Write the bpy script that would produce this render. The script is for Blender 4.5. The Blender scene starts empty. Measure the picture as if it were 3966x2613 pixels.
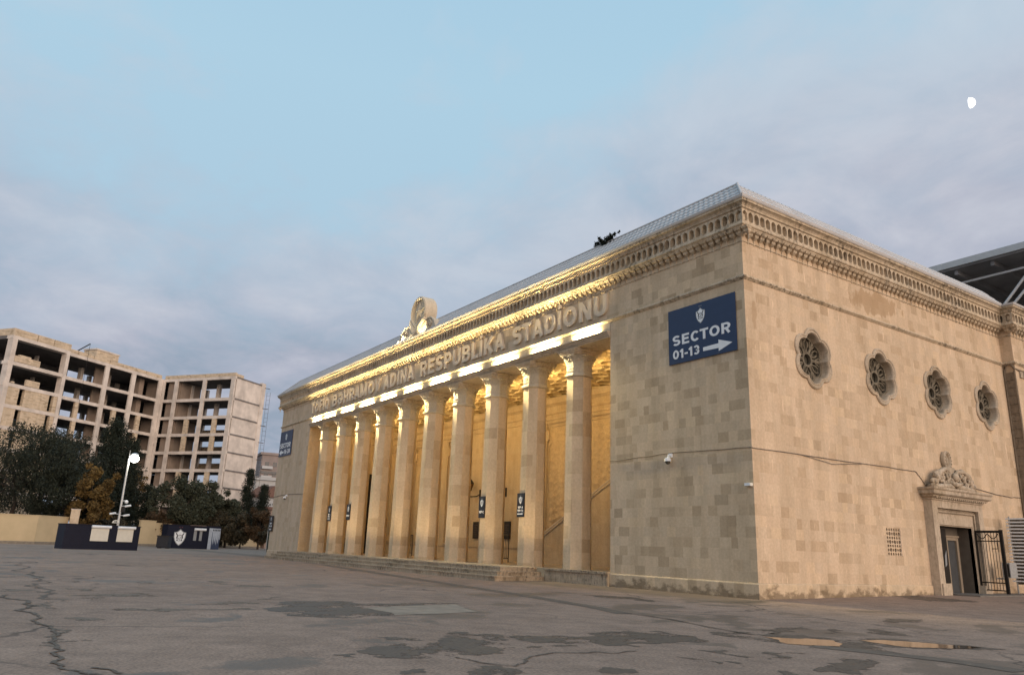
import bpy, bmesh, math, random
from mathutils import Vector, Matrix
from mathutils.geometry import tessellate_polygon
random.seed(7)
R = math.radians
S = bpy.context.scene
COL = S.collection

# ------------------------------------------------------------------ camera
CAM = Vector((18.5985, -23.6629, 1.2619))
RX = Vector((0.567662, 0.822494, 0.035556)); UX = Vector((0.201392, -0.180613, 0.962715)); FX = Vector((-0.798249, 0.539336, 0.268171))
FL = 2944.94
cd = bpy.data.cameras.new('camera'); cam = bpy.data.objects.new('camera', cd); COL.objects.link(cam)
m = Matrix((RX, UX, -FX)).transposed().to_4x4(); m.translation = CAM
cam.matrix_world = m
cd.sensor_width = 36.0; cd.sensor_fit = 'HORIZONTAL'; cd.lens = FL / 3966 * 36
cd.clip_start = 0.1; cd.clip_end = 6000
S.camera = cam

def ray(x, y):
    return FX + RX * ((x - 1983) / FL) - UX * ((y - 1306.5) / FL)
def gp(x, y, D):                     # measured point: pixel of the photograph at D metres horizontal distance
    d = ray(x, y); return CAM + d * (D / math.hypot(d.x, d.y))
def gz(x, y):                        # ground height
    z = min(max(-0.15 + 0.012 * y, -0.22), 0.0)
    k = min(max((x + 50) / 25, 0), 1)
    return -0.15 * (1 - k) + z * k
def gnd(x, y):                       # measured point on the ground
    d = ray(x, y); z = -0.18
    for _ in range(6):
        P = CAM + d * ((z - CAM.z) / d.z); z = gz(P.x, P.y)
    return P

# ------------------------------------------------------------------ materials
class NT:
    def __init__(s, name):
        s.m = bpy.data.materials.new(name); s.m.use_nodes = True
        s.t = s.m.node_tree; s.b = s.t.nodes['Principled BSDF']
    def n(s, ty, **kw):
        o = s.t.nodes.new(ty)
        for k, v in kw.items(): setattr(o, k, v)
        return o
    def l(s, a, b): s.t.links.new(a, b)
    def math(s, op, a, b=None, c=None, clamp=False):
        o = s.n('ShaderNodeMath', operation=op); o.use_clamp = clamp
        for i, v in enumerate((a, b, c)):
            if v is None: continue
            if isinstance(v, (int, float)): o.inputs[i].default_value = v
            else: s.l(v, o.inputs[i])
        return o.outputs[0]
    def ramp(s, v, stops, interp='LINEAR'):
        o = s.n('ShaderNodeValToRGB'); o.color_ramp.interpolation = interp
        e = o.color_ramp.elements
        while len(e) < len(stops): e.new(0.5)
        for i, (p, c) in enumerate(stops):
            e[i].position = p; e[i].color = (*c, 1) if len(c) == 3 else c
        s.l(v, o.inputs[0]); return o.outputs[0]
    def mix(s, f, a, b, mode='MIX'):
        o = s.n('ShaderNodeMix', data_type='RGBA', blend_type=mode)
        for i, v in ((0, f), (6, a), (7, b)):
            if isinstance(v, (int, float)): o.inputs[i].default_value = v
            elif isinstance(v, tuple): o.inputs[i].default_value = (*v, 1)
            else: s.l(v, o.inputs[i])
        return o.outputs[2]
    def pos(s): return s.n('ShaderNodeNewGeometry').outputs['Position']
    def noise(s, vec, scale=1, detail=4, rough=0.55, sc=None, dist=0):
        if sc:
            mp = s.n('ShaderNodeMapping'); mp.inputs['Scale'].default_value = sc; s.l(vec, mp.inputs[0]); vec = mp.outputs[0]
        o = s.n('ShaderNodeTexNoise'); o.inputs['Scale'].default_value = scale; o.inputs['Detail'].default_value = detail
        o.inputs['Roughness'].default_value = rough; o.inputs['Distortion'].default_value = dist
        s.l(vec, o.inputs['Vector']); return o.outputs[0]
    def bump(s, h, strength=0.3, dist=0.05):
        o = s.n('ShaderNodeBump'); o.inputs['Strength'].default_value = strength; o.inputs['Distance'].default_value = dist
        s.l(h, o.inputs['Height']); s.l(o.outputs[0], s.b.inputs['Normal'])
    def sep(s, v):
        o = s.n('ShaderNodeSeparateXYZ'); s.l(v, o.inputs[0]); return o.outputs
    def col(s, c): s.l(c, s.b.inputs['Base Color'])

def plain(name, c, rough=0.6, metal=0.0, var=0.12, scale=3.0, bump=0.0, spec=0.4):
    t = NT(name); p = t.pos()
    n = t.noise(p, scale, 5)
    a = tuple(x * (1 - var) for x in c); b = tuple(min(1, x * (1 + var)) for x in c)
    t.col(t.ramp(n, [(0.3, a), (0.7, b)]))
    t.b.inputs['Roughness'].default_value = rough; t.b.inputs['Metallic'].default_value = metal
    t.b.inputs['Specular IOR Level'].default_value = spec
    if bump: t.bump(t.noise(p, scale * 8, 4), bump, 0.02)
    return t.m

def stone(name, base, bw=0.5, bh=0.42, contrast=1.0, carve=0.0, cstr=.8, bstr=.35, dirt=0.0, stains=(), base_dirt=False, drips=0.0, tint=(1.0, 0.93, 0.86)):
    t = NT(name); g = t.n('ShaderNodeNewGeometry'); p = g.outputs['Position']; P = t.sep(p); N = t.sep(g.outputs['True Normal'])
    k = t.math('GREATER_THAN', t.math('ABSOLUTE', N[1]), 0.5)
    u = t.math('ADD', t.math('MULTIPLY', P[0], k), t.math('MULTIPLY', P[1], t.math('SUBTRACT', 1.0, k)))
    v = t.math('DIVIDE', P[2], bh); row = t.math('FLOOR', v)
    w1 = t.n('ShaderNodeTexWhiteNoise', noise_dimensions='1D'); t.l(t.math('ADD', row, 0.37), w1.inputs['W'])
    uu = t.math('ADD', t.math('DIVIDE', u, bw), t.math('MULTIPLY', w1.outputs[0], 9.0))
    # uneven block lengths: warp the block coordinate along the row
    nz = t.n('ShaderNodeTexNoise', noise_dimensions='2D'); cv = t.n('ShaderNodeCombineXYZ')
    t.l(t.math('MULTIPLY', uu, 0.9), cv.inputs[0]); t.l(t.math('MULTIPLY', row, 13.7), cv.inputs[1]); t.l(cv.outputs[0], nz.inputs['Vector']); nz.inputs['Scale'].default_value = 1.0; nz.inputs['Detail'].default_value = 0
    uu = t.math('ADD', uu, t.math('MULTIPLY', nz.outputs[0], 0.9))
    colm = t.math('FLOOR', uu)
    cc = t.n('ShaderNodeCombineXYZ'); t.l(colm, cc.inputs[0]); t.l(row, cc.inputs[1])
    wn = t.n('ShaderNodeTexWhiteNoise', noise_dimensions='2D'); t.l(cc.outputs[0], wn.inputs['Vector'])
    r = wn.outputs[0]
    def q(f, g_=None):
        f = 1 + (f - 1) * contrast; return tuple(min(1, c * f * h) for c, h in zip(base, g_ or (1, 1, 1)))
    c = t.ramp(r, [(0.0, q(0.66, (1, .97, .92))), (0.16, q(0.80, (1, .98, .94))), (0.30, q(0.91)), (0.55, q(1.0)), (0.85, q(1.07)), (1.0, q(1.14, (1, .99, .95)))])
    # patchiness of each stone comes and goes over the wall
    big = t.noise(p, 0.35, 3)
    c = t.mix(t.ramp(big, [(0.35, (0.5,) * 3), (0.55, (0.0,) * 3)]), c, base)
    sp = t.sep(wn.outputs[1])
    c = t.mix(t.math('MULTIPLY', sp[1], 0.35), c, t.mix(1.0, c, tint, 'MULTIPLY'))
    fine = t.noise(p, 9.0, 6, 0.65)
    c = t.mix(1.0, c, t.ramp(fine, [(0.25, (0.84,) * 3), (0.75, (1.1,) * 3)]), 'MULTIPLY')
    st = t.noise(p, 1.0, 5, 0.6, sc=(1.3, 1.3, 0.16))
    c = t.mix(1.0, c, t.ramp(st, [(0.3, (0.84, .83, .80)), (0.62, (1.04,) * 3)]), 'MULTIPLY')
    if drips:
        dn = t.noise(p, 1.0, 3, 0.6, sc=(7, 7, 0.9))
        c = t.mix(t.math('MULTIPLY', t.ramp(dn, [(0.64, (0,) * 3), (0.70, (1,) * 3)]), drips), c, tuple(min(1, b * 1.5) for b in base))
    if dirt:
        dn = t.noise(p, 1.0, 6, 0.7, sc=(6.5, 6.5, 3.0)); d2 = t.noise(p, 0.28, 2)
        f = t.math('MULTIPLY', t.ramp(dn, [(0.46, (0,) * 3), (0.64, (1,) * 3)]), t.ramp(d2, [(0.38, (0.25,) * 3), (0.6, (1,) * 3)]))
        c = t.mix(t.math('MULTIPLY', f, dirt), c, (0.045, 0.037, 0.028))
    if base_dirt:
        dn = t.noise(p, 1.0, 5, 0.65, sc=(1.6, 1.6, 2.2))
        h = t.math('ADD', t.math('MULTIPLY', dn, 1.9), t.math('MULTIPLY', P[2], -1.15))
        c = t.mix(t.ramp(h, [(0.75, (0,) * 3), (1.05, (0.7,) * 3)]), c, (0.13, 0.092, 0.055))
    for (sx, sy, sz, rx, ry, rz, sc_) in stains:
        d = t.math('ADD', t.math('POWER', t.math('DIVIDE', t.math('SUBTRACT', P[1], sy), ry), 2.0), t.math('POWER', t.math('DIVIDE', t.math('SUBTRACT', P[2], sz), rz), 2.0))
        nn = t.noise(p, 1.0, 5, 0.6, sc=(1, 1.8, 1.0))
        f = t.math('ADD', t.math('SUBTRACT', 1.0, d), t.math('MULTIPLY', t.math('SUBTRACT', nn, 0.5), 3.0))
        c = t.mix(t.ramp(f, [(0.35, (0,) * 3), (0.55, (0.62,) * 3)]), c, sc_)
    t.col(c)
    t.b.inputs['Roughness'].default_value = 0.85; t.b.inputs['Specular IOR Level'].default_value = 0.25
    fu = t.math('FRACT', uu); fv = t.math('FRACT', v)
    j = t.math('MAXIMUM', t.math('LESS_THAN', fu, 0.02), t.math('LESS_THAN', fv, 0.025))
    hh = t.math('SUBTRACT', t.math('ADD', t.math('MULTIPLY', r, 0.35), t.math('MULTIPLY', fine, 0.6)), t.math('MULTIPLY', j, 0.5))
    if carve:
        vo = t.n('ShaderNodeTexVoronoi'); vo.inputs['Scale'].default_value = carve; t.l(p, vo.inputs['Vector'])
        cn = t.noise(p, carve * 0.5, 3, 0.6, dist=1.5)
        hh = t.math('ADD', hh, t.math('ADD', t.math('MULTIPLY', vo.outputs[0], 2.2), t.math('MULTIPLY', cn, 1.5)))
        t.bump(hh, cstr, 0.06)
    else: t.bump(hh, bstr, 0.03)
    return t.m

SB = (0.56, 0.443, 0.313)
M = {}
M['stone'] = stone('limestone_ashlar', SB, bw=.46, bh=.40, contrast=0.88, base_dirt=True)
M['stone_side'] = stone('limestone_side', (0.575, 0.448, 0.322), bw=.46, bh=.40, contrast=0.6, drips=0.45, base_dirt=True, stains=((0, 9.6, 13.0, 1, 2.5, 0.75, (0.33, 0.215, 0.115)), (0, 0.55, 10.6, 1, 0.25, 0.7, (0.36, 0.25, 0.15))))
M['stone_left'] = stone('limestone_left', (0.57, 0.445, 0.325), contrast=0.35, dirt=.12)
M['column'] = stone('limestone_column', (0.56, 0.445, 0.31), bw=0.75, bh=0.62, contrast=0.6)
M['trim'] = stone('limestone_trim', (0.49, 0.41, 0.32), bw=1.2, bh=3.0, contrast=0.3, dirt=0.45, bstr=.08)
M['cornice'] = stone('limestone_cornice', (0.54, 0.45, 0.34), bw=0.9, bh=3.0, contrast=0.3, dirt=0.8, bstr=.06)
M['capital'] = stone('limestone_capital', (0.50, 0.44, 0.34), bw=3, bh=3, contrast=0.1, carve=11, cstr=.22)
M['carved'] = stone('carved_plaster', (0.50, 0.37, 0.22), bw=4, bh=4, contrast=0.1, carve=2.6)
M['inner'] = stone('limestone_inner', (0.50, 0.38, 0.24), contrast=0.25)
M['ceil'] = plain('ceiling_plaster', (0.56, 0.42, 0.22), 0.8, var=0.1, scale=2)
M['crest_stone'] = stone('crest_stone', (0.62, 0.54, 0.43), bw=3, bh=3, contrast=0.1, dirt=0.25, bstr=.1)
M['letter'] = plain('letter_stone', (0.56, 0.47, 0.37), 0.7, var=0.1, scale=4, bump=0.1)
M['dark'] = plain('dark_void', (0.012, 0.011, 0.010), 0.9)
M['glass'] = plain('dark_glass', (0.07, 0.065, 0.052), 0.15, var=0.2)
M['tracery'] = plain('weathered_tracery', (0.15, 0.128, 0.095), 0.9, var=0.4, scale=6, bump=0.3)
M['iron'] = plain('dark_iron', (0.022, 0.018, 0.015), 0.5, 0.3)
M['doorgrey'] = plain('grey_door', (0.055, 0.058, 0.062), 0.5)
M['navy'] = plain('navy_paint', (0.007, 0.009, 0.022), 0.6, var=0.1, spec=.2)
M['signnavy'] = plain('sign_navy', (0.018, 0.036, 0.088), 0.45, var=0.06)
M['signblack'] = plain('sign_black', (0.012, 0.013, 0.018), 0.4)
M['white'] = plain('white_paint', (0.72, 0.74, 0.76), 0.5, var=0.05)
M['offwhite'] = plain('off_white_shutter', (0.62, 0.61, 0.55), 0.5, var=0.05)
M['grey'] = plain('grey_print', (0.25, 0.26, 0.27), 0.6)
M['black'] = plain('black_print', (0.01, 0.01, 0.012), 0.5)
M['red'] = plain('dark_red_print', (0.10, 0.02, 0.03), 0.5)
M['galv'] = plain('galvanised_steel', (0.45, 0.46, 0.46), 0.4, 0.4, var=0.15, scale=8)
M['roofmetal'] = plain('pale_roof_metal', (0.50, 0.495, 0.50), 0.62, 0.0, var=0.08, scale=1.2, spec=.25)
M['canopy'] = plain('dark_canopy_sheet', (0.24, 0.24, 0.25), 0.7, var=0.3, scale=0.4)
M['concrete'] = plain('raw_concrete', (0.56, 0.50, 0.45), 0.9, var=0.22, scale=0.5, bump=0.2)
M['slabshade'] = plain('shaded_concrete', (0.13, 0.125, 0.125), 0.95, var=0.25, scale=0.5)  # concrete darkened in colour to stand in for shade inside the open floors
M['brick'] = stone('stone_block_infill', (0.55, 0.455, 0.345), bw=0.45, bh=0.24, contrast=0.9)
M['cream'] = plain('cream_render', (0.50, 0.40, 0.25), 0.85, var=0.08, scale=0.6, bump=0.05)
M['bark'] = plain('bark', (0.06, 0.045, 0.035), 0.9, var=0.3, scale=5, bump=0.4)
M['apt'] = plain('grey_pink_facade', (0.24, 0.20, 0.19), 0.8, var=0.15, scale=0.3)
M['aptdark'] = plain('dark_window', (0.03, 0.035, 0.045), 0.3)
M['palewall'] = plain('pale_render', (0.40, 0.41, 0.42), 0.8, var=0.06, scale=0.3)
M['redtile'] = plain('brown_red_tile', (0.16, 0.09, 0.07), 0.8, var=0.2)
M['stepstone'] = stone('step_stone', (0.42, 0.34, 0.25), bw=0.9, bh=0.2, contrast=0.8, dirt=0.75)
M['floor'] = plain('portico_paving', (0.42, 0.33, 0.22), 0.55, var=0.15, scale=1.5)
M['cablegrey'] = plain('weathered_cable', (.17, .14, .115), .7)
M['rubber'] = plain('black_rubber', (0.012, 0.012, 0.013), 0.7)

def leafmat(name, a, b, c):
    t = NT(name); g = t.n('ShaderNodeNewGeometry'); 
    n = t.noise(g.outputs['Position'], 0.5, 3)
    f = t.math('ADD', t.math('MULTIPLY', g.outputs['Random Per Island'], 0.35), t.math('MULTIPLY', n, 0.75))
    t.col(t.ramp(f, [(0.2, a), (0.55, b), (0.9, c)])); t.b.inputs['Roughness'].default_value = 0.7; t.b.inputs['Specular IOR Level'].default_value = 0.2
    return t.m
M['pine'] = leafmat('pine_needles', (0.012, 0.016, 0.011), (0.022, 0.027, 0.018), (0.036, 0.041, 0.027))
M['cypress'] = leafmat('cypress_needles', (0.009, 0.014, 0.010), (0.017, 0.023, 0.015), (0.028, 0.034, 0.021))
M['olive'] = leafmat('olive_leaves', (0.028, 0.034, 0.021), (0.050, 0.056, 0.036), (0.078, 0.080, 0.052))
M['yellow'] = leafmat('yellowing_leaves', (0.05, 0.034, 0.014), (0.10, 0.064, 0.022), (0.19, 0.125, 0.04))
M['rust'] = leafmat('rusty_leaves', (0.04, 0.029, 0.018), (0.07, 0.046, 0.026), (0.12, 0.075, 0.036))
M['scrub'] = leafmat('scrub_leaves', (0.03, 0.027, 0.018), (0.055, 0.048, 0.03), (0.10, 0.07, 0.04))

def emis(name, c, s):
    t = NT(name); t.b.inputs['Base Color'].default_value = (*c, 1); t.b.inputs['Emission Color'].default_value = (*c, 1); t.b.inputs['Emission Strength'].default_value = s
    return t.m
M['lampglow'] = emis('lit_lamp', (1.0, 0.97, 0.85), 14)
M['moon'] = emis('moonlight', (1.0, 0.99, 0.96), 1.3)

def asphalt():
    t = NT('worn_asphalt'); p = t.pos()
    n1 = t.noise(p, 0.11, 5, 0.6); n2 = t.noise(p, 22, 5, 0.75); n3 = t.noise(p, 1.6, 5, 0.65)
    c = t.ramp(n1, [(0.3, (0.258, 0.182, 0.138)), (0.7, (0.345, 0.246, 0.188))])
    c = t.mix(1.0, c, t.ramp(n3, [(0.25, (0.72,) * 3), (0.75, (1.18,) * 3)]), 'MULTIPLY')
    c = t.mix(1.0, c, t.ramp(n2, [(0.25, (0.45,) * 3), (0.75, (1.5,) * 3)]), 'MULTIPLY')
    # damp blotches that have not dried, larger towards the far left of the yard
    P = t.sep(p)
    w1 = t.noise(p, 0.30, 6, 0.62, dist=0.4); w2 = t.noise(p, 0.06, 2)
    thr = t.math('ADD', w1, t.math('MULTIPLY', t.math('SUBTRACT', w2, 0.5), 0.5))
    wet = t.ramp(thr, [(0.585, (0,) * 3), (0.615, (1,) * 3)])
    c = t.mix(t.math('MULTIPLY', wet, 0.72), c, (0.125, 0.098, 0.075))
    # damp strip along the foot of the stadium
    e = t.math('ADD', t.math('MULTIPLY', t.math('ABSOLUTE', t.math('ADD', P[1], 1.3)), 0.5), t.math('MULTIPLY', t.math('SUBTRACT', t.noise(p, 0.7, 6), 0.5), 1.4))
    foot = t.math('MULTIPLY', t.ramp(e, [(0.45, (1,) * 3), (0.85, (0,) * 3)]), t.math('LESS_THAN', P[0], 1.0))
    c = t.mix(t.math('MULTIPLY', foot, 0.62), c, (0.13, 0.10, 0.072))
    vo = t.n('ShaderNodeTexVoronoi', feature='DISTANCE_TO_EDGE'); vo.inputs['Scale'].default_value = 0.17
    dv = t.n('ShaderNodeMix', data_type='VECTOR'); 
    nn = t.n('ShaderNodeTexNoise'); nn.inputs['Scale'].default_value = 0.9; nn.inputs['Detail'].default_value = 6; t.l(p, nn.inputs['Vector'])
    dv.inputs[0].default_value = 0.16; t.l(p, dv.inputs[4])
    vs = t.n('ShaderNodeVectorMath', operation='SCALE'); vs.inputs['Scale'].default_value = 9.0; t.l(nn.outputs['Color'], vs.inputs[0]); va = t.n('ShaderNodeVectorMath', operation='ADD'); t.l(vs.outputs[0], va.inputs[0]); t.l(p, va.inputs[1])
    t.l(va.outputs[0], dv.inputs[5]); t.l(dv.outputs[1], vo.inputs['Vector'])
    ck = t.math('MULTIPLY', t.ramp(vo.outputs[0], [(0.004, (1,) * 3), (0.010, (0,) * 3)]), t.ramp(t.noise(p, 0.1, 2), [(0.5, (0,) * 3), (0.58, (1,) * 3)]))
    c = t.mix(t.math('MULTIPLY', ck, 0.7), c, (0.04, 0.035, 0.03))
    t.col(c)
    rr = t.math('SUBTRACT', 0.88, t.math('MULTIPLY', wet, 0.30)); t.l(rr, t.b.inputs['Roughness']); t.b.inputs['Specular IOR Level'].default_value = 0.3
    t.bump(t.math('ADD', t.math('MULTIPLY', n2, 1.0), n3), 0.35, 0.02)
    return t.m
M['asphalt'] = asphalt()
def dampmat(name, c, rough, hole):
    t = NT(name); p = t.pos(); n1 = t.noise(p, 14, 4); n2 = t.noise(p, 1.1, 9, 0.72)
    t.col(t.ramp(n1, [(0.3, tuple(x * .7 for x in c)), (0.7, tuple(x * 1.3 for x in c))])); t.b.inputs['Roughness'].default_value = rough; t.b.inputs['Specular IOR Level'].default_value = .35
    t.l(t.ramp(n2, [(hole - .025, (0,) * 3), (hole + .025, (1,) * 3)]), t.b.inputs['Alpha']); t.bump(n1, .35, .02); return t.m
M['damp'] = dampmat('damp_asphalt', (0.112, 0.085, 0.064), .65, .455)
M['dampsoft'] = dampmat('half_dry_asphalt', (0.175, 0.133, 0.098), .78, .49)
M['crack'] = plain('crack_fill', (0.125, 0.098, 0.075), 0.85, var=0.3, scale=8)
M['drain'] = plain('sealed_joint', (0.135, 0.106, 0.082), 0.75, var=0.25, scale=6, bump=0.2)
M['slab'] = plain('concrete_patch', (0.29, 0.232, 0.176), 0.85, var=0.16, scale=3, bump=0.2)
t = NT('puddle_water'); t.b.inputs['Base Color'].default_value = (0.03, 0.027, 0.023, 1); t.b.inputs['Roughness'].default_value = 0.07; t.b.inputs['IOR'].default_value = 1.33; t.b.inputs['Specular IOR Level'].default_value = 0.7
t.bump(t.noise(t.pos(), 3, 2), 0.02, 0.01); M['water'] = t.m

# ------------------------------------------------------------------ mesh building
class MB:
    def __init__(s): s.v = []; s.f = []; s.mi = []
    def add(s, vs, fs, mi=0):
        b = len(s.v); s.v += [Vector(v) for v in vs]
        for f in fs: s.f.append([b + i for i in f]); s.mi.append(mi)
    def quad(s, a, b, c, d, mi=0): s.add([a, b, c, d], [(0, 1, 2, 3)], mi)
    def box(s, x0, x1, y0, y1, z0, z1, mi=0, T=None):
        vs = [Vector((x, y, z)) for z in (z0, z1) for y in (y0, y1) for x in (x0, x1)]
        if T: vs = [T(v) for v in vs]
        s.add(vs, [(0, 2, 3, 1), (4, 5, 7, 6), (0, 1, 5, 4), (2, 6, 7, 3), (0, 4, 6, 2), (1, 3, 7, 5)], mi)
    def prism(s, poly, O, U, V, D, mi=0, cap0=True):      # polygon in plane (U,V) at O, extruded along D
        O, U, V, D = map(Vector, (O, U, V, D)); n = len(poly)
        a = [O + U * p[0] + V * p[1] for p in poly]; b = [v + D for v in a]
        s.add(a + b, [(i, (i + 1) % n, n + (i + 1) % n, n + i) for i in range(n)], mi)
        for tri in tessellate_polygon([[Vector((p[0], p[1], 0)) for p in poly]]):
            s.add([b[i] for i in tri], [(0, 1, 2)], mi)
            if cap0: s.add([a[i] for i in tri], [(0, 1, 2)], mi)
    def rings(s, rs, close=True, cap=(False, False), mi=0):   # list of rings of equal length
        n = len(rs[0]); b = len(s.v)
        for r in rs: s.v += [Vector(q) for q in r]
        for k in range(len(rs) - 1):
            for i in range(n if close else n - 1):
                j = (i + 1) % n
                s.f.append([b + k * n + i, b + k * n + j, b + (k + 1) * n + j, b + (k + 1) * n + i]); s.mi.append(mi)
        if cap[0]: s.f.append([b + i for i in range(n)][::-1]); s.mi.append(mi)
        if cap[1]: s.f.append([b + (len(rs) - 1) * n + i for i in range(n)]); s.mi.append(mi)
    def tube(s, pts, r, n=6, mi=0):
        pts = [Vector(q) for q in pts]; rs = []
        for i, q in enumerate(pts):
            d = (pts[min(i + 1, len(pts) - 1)] - pts[max(i - 1, 0)]).normalized()
            up = Vector((0, 0, 1)) if abs(d.z) < 0.9 else Vector((1, 0, 0))
            a = d.cross(up).normalized(); b = a.cross(d)
            rr = r[i] if isinstance(r, (list, tuple)) else r
            rs.append([q + a * (math.cos(2 * math.pi * k / n) * rr) + b * (math.sin(2 * math.pi * k / n) * rr) for k in range(n)])
        s.rings(rs, True, (True, True), mi)
    def lathe(s, prof, c, n=16, mi=0, a0=0.0):
        c = Vector(c)
        s.rings([[c + Vector((r * math.cos(a0 + 2 * math.pi * k / n), r * math.sin(a0 + 2 * math.pi * k / n), z)) for k in range(n)] for r, z in prof], True, (True, True), mi)
    def sphere(s, c, r, n=12, m_=8, mi=0, sc=(1, 1, 1)):
        c = Vector(c)
        s.rings([[c + Vector((sc[0] * r * math.sin(th) * math.cos(2 * math.pi * k / n), sc[1] * r * math.sin(th) * math.sin(2 * math.pi * k / n), -sc[2] * r * math.cos(th))) for k in range(n)]
                 for th in [math.pi * (i + 0.02) / (m_ + 0.04) for i in range(m_ + 1)]], True, (True, True), mi)
    def build(s, name, mat, parent=None, smooth=False, **tags):
        off = parent.matrix_world.translation if parent else Vector()
        off = PO.get(parent.name, Vector()) if parent else (tags.pop('at', None) or Vector())
        me = bpy.data.meshes.new(name); me.from_pydata([v - off for v in s.v], [], s.f)
        for mm in (mat if isinstance(mat, (list, tuple)) else [mat]): me.materials.append(mm)
        me.polygons.foreach_set('material_index', s.mi)
        if smooth: me.polygons.foreach_set('use_smooth', [True] * len(s.f))
        me.update()
        o = bpy.data.objects.new(name, me); COL.objects.link(o)
        if parent: o.parent = parent; PO[o.name] = off
        else: o.location = off; PO[o.name] = Vector(off)
        bm = bmesh.new(); bm.from_mesh(me); bmesh.ops.recalc_face_normals(bm, faces=bm.faces); bm.to_mesh(me); bm.free()
        for k_, v_ in tags.items(): o[k_] = v_
        return o
PO = {}
def thing(name, loc, label, category, group=None):
    o = bpy.data.objects.new(name, None); COL.objects.link(o); o.location = loc; o.empty_display_size = 0.2
    PO[o.name] = Vector(loc); o['label'] = label; o['category'] = category
    if group: o['group'] = group
    return o
def dup(o, delta=Vector(), parent=None, label=None):
    c = o.copy(); COL.objects.link(c)
    if parent is None: c.location = o.location + Vector(delta)
    else: c.parent = parent
    if label: c['label'] = label
    for ch in list(o.children): dup(ch, parent=c)
    return c
def dup_part(o, delta, parent):
    c = o.copy(); COL.objects.link(c); c.parent = parent; c.location = o.location + Vector(delta)
    for ch in list(o.children): dup(ch, parent=c)
    return c

def arc(cx, cy, rx, ry, a0, a1, n=14):
    return [(cx + rx * math.cos(R(a0 + (a1 - a0) * k / n)), cy + ry * math.sin(R(a0 + (a1 - a0) * k / n))) for k in range(n + 1)]
def glyph(c, t):
    """heavy sans capitals: width and centre lines (closed?, points) for a cap height of 1 and stroke t"""
    a = t / 2; q = (1 - 2 * a) / 4; W = {'I': t, 'İ': t, 'T': .70, 'F': .60, 'E': .62, 'L': .58, 'M': .90, 'V': .74, 'A': .78, '1': .34, '-': .34, ' ': .28, 'O': .82, 'Q': .82, 'Ə': .80, 'C': .76, 'S': .68, 'P': .66, 'R': .70, 'B': .68, 'K': .74, '0': .66, '3': .60, '2': .60, '6': .64, '8': .64}
    w = W.get(c, .72); m_ = w / 2; r = m_ - a; st = (False, [(a, 0), (a, 1)]); L = []
    def bowl(y0, y1, x1): 
        ry = (y1 - y0) / 2; return (False, [(a, y1)] + arc(x1 - a - ry * .95, (y0 + y1) / 2, ry * .95, ry, 90, -90) + [(a, y0)])
    if c in 'Iİ': L = [st] + ([(False, [(a, 1.09), (a, 1.09 + t)])] if c == 'İ' else [])
    elif c == 'T': L = [(False, [(0, 1 - a), (w, 1 - a)]), (False, [(m_, 0), (m_, 1 - t * .9)])]
    elif c in 'EF': L = [st, (False, [(t * .9, 1 - a), (w, 1 - a)]), (False, [(t * .9, .52), (w * .92, .52)])] + ([(False, [(t * .9, a), (w, a)])] if c == 'E' else [])
    elif c == 'L': L = [st, (False, [(t * .9, a), (w, a)])]
    elif c in 'OQ0': L = [(True, arc(m_, .5, r, .5 - a, 0, 360, 28)[:-1])] + ([(False, [(w * .55, .27), (w * .98, -.03)])] if c == 'Q' else [])
    elif c == 'Ə': L = [(False, arc(m_, .5, r, .5 - a, 150, -172, 26)), (False, [(t * .5, .47), (w - t * .9, .47)])]
    elif c == 'C': L = [(False, arc(m_, .5, r, .5 - a, 42, 318, 22))]
    elif c == 'H': L = [st, (False, [(w - a, 0), (w - a, 1)]), (False, [(t * .9, .51), (w - t * .9, .51)])]
    elif c == 'N': L = [st, (False, [(w - a, 0), (w - a, 1)]), (False, [(a * 1.15, .97), (w - a * 1.15, .03)])]
    elif c == 'M': L = [st, (False, [(w - a, 0), (w - a, 1)]), (False, [(a * 1.2, .98), (m_, .10)]), (False, [(w - a * 1.2, .98), (m_, .10)])]
    elif c == 'V': L = [(False, [(a, 1), (m_, .05)]), (False, [(w - a, 1), (m_, .05)])]
    elif c == 'A': L = [(False, [(a, 0), (m_, .95)]), (False, [(w - a, 0), (m_, .95)]), (False, [(w * .25, .28), (w * .75, .28)])]
    elif c == 'K': L = [st, (False, [(t * .8, .38), (w - a, 1)]), (False, [(w * .38, .56), (w - a, 0)])]
    elif c in 'PR': L = [st, bowl(.46, 1 - a, w)] + ([(False, [(w * .5, .46), (w - a, 0)])] if c == 'R' else [])
    elif c == 'B': L = [st, bowl(.53, 1 - a, w * .95), bowl(a, .53, w)]
    elif c == 'D': L = [st, (False, [(t * .9, 1 - a)] + arc(w - a - .30, .5, .30, .5 - a, 90, -90) + [(t * .9, a)])]
    elif c == 'U': L = [(False, [(a, 1), (a, .36)] + arc(m_, .36, r, .36 - a, 180, 360) + [(w - a, 1)])]
    elif c == 'S': L = [(False, arc(m_, .5 + q, r, q, 28, 270) + arc(m_, .5 - q, r, q, 90, -152)[1:])]
    elif c == '3': L = [(False, arc(m_, .5 + q, r, q, 155, -90) + arc(m_, .5 - q, r, q, 90, -155)[1:])]
    elif c == '8': L = [(True, arc(m_, .5 + q, r * .92, q, 0, 360, 20)[:-1]), (True, arc(m_, .5 - q, r, q, 0, 360, 20)[:-1])]
    elif c == '6': L = [(True, arc(m_, .32, r, .32 - a, 0, 360, 20)[:-1]), (False, arc(m_ + .04, .45, r + .04, .55 - a, 62, 190, 14))]
    elif c == '2': L = [(False, arc(m_, .68, r, .32 - a, 165, -32) + [(a * 1.2, a), (w, a)])]
    elif c == '1': L = [(False, [(w - a, 0), (w - a, 1)]), (False, [(w - a, .93), (0, .70)])]
    elif c == '-': L = [(False, [(0, .42), (w, .42)])]
    return w, L
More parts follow.
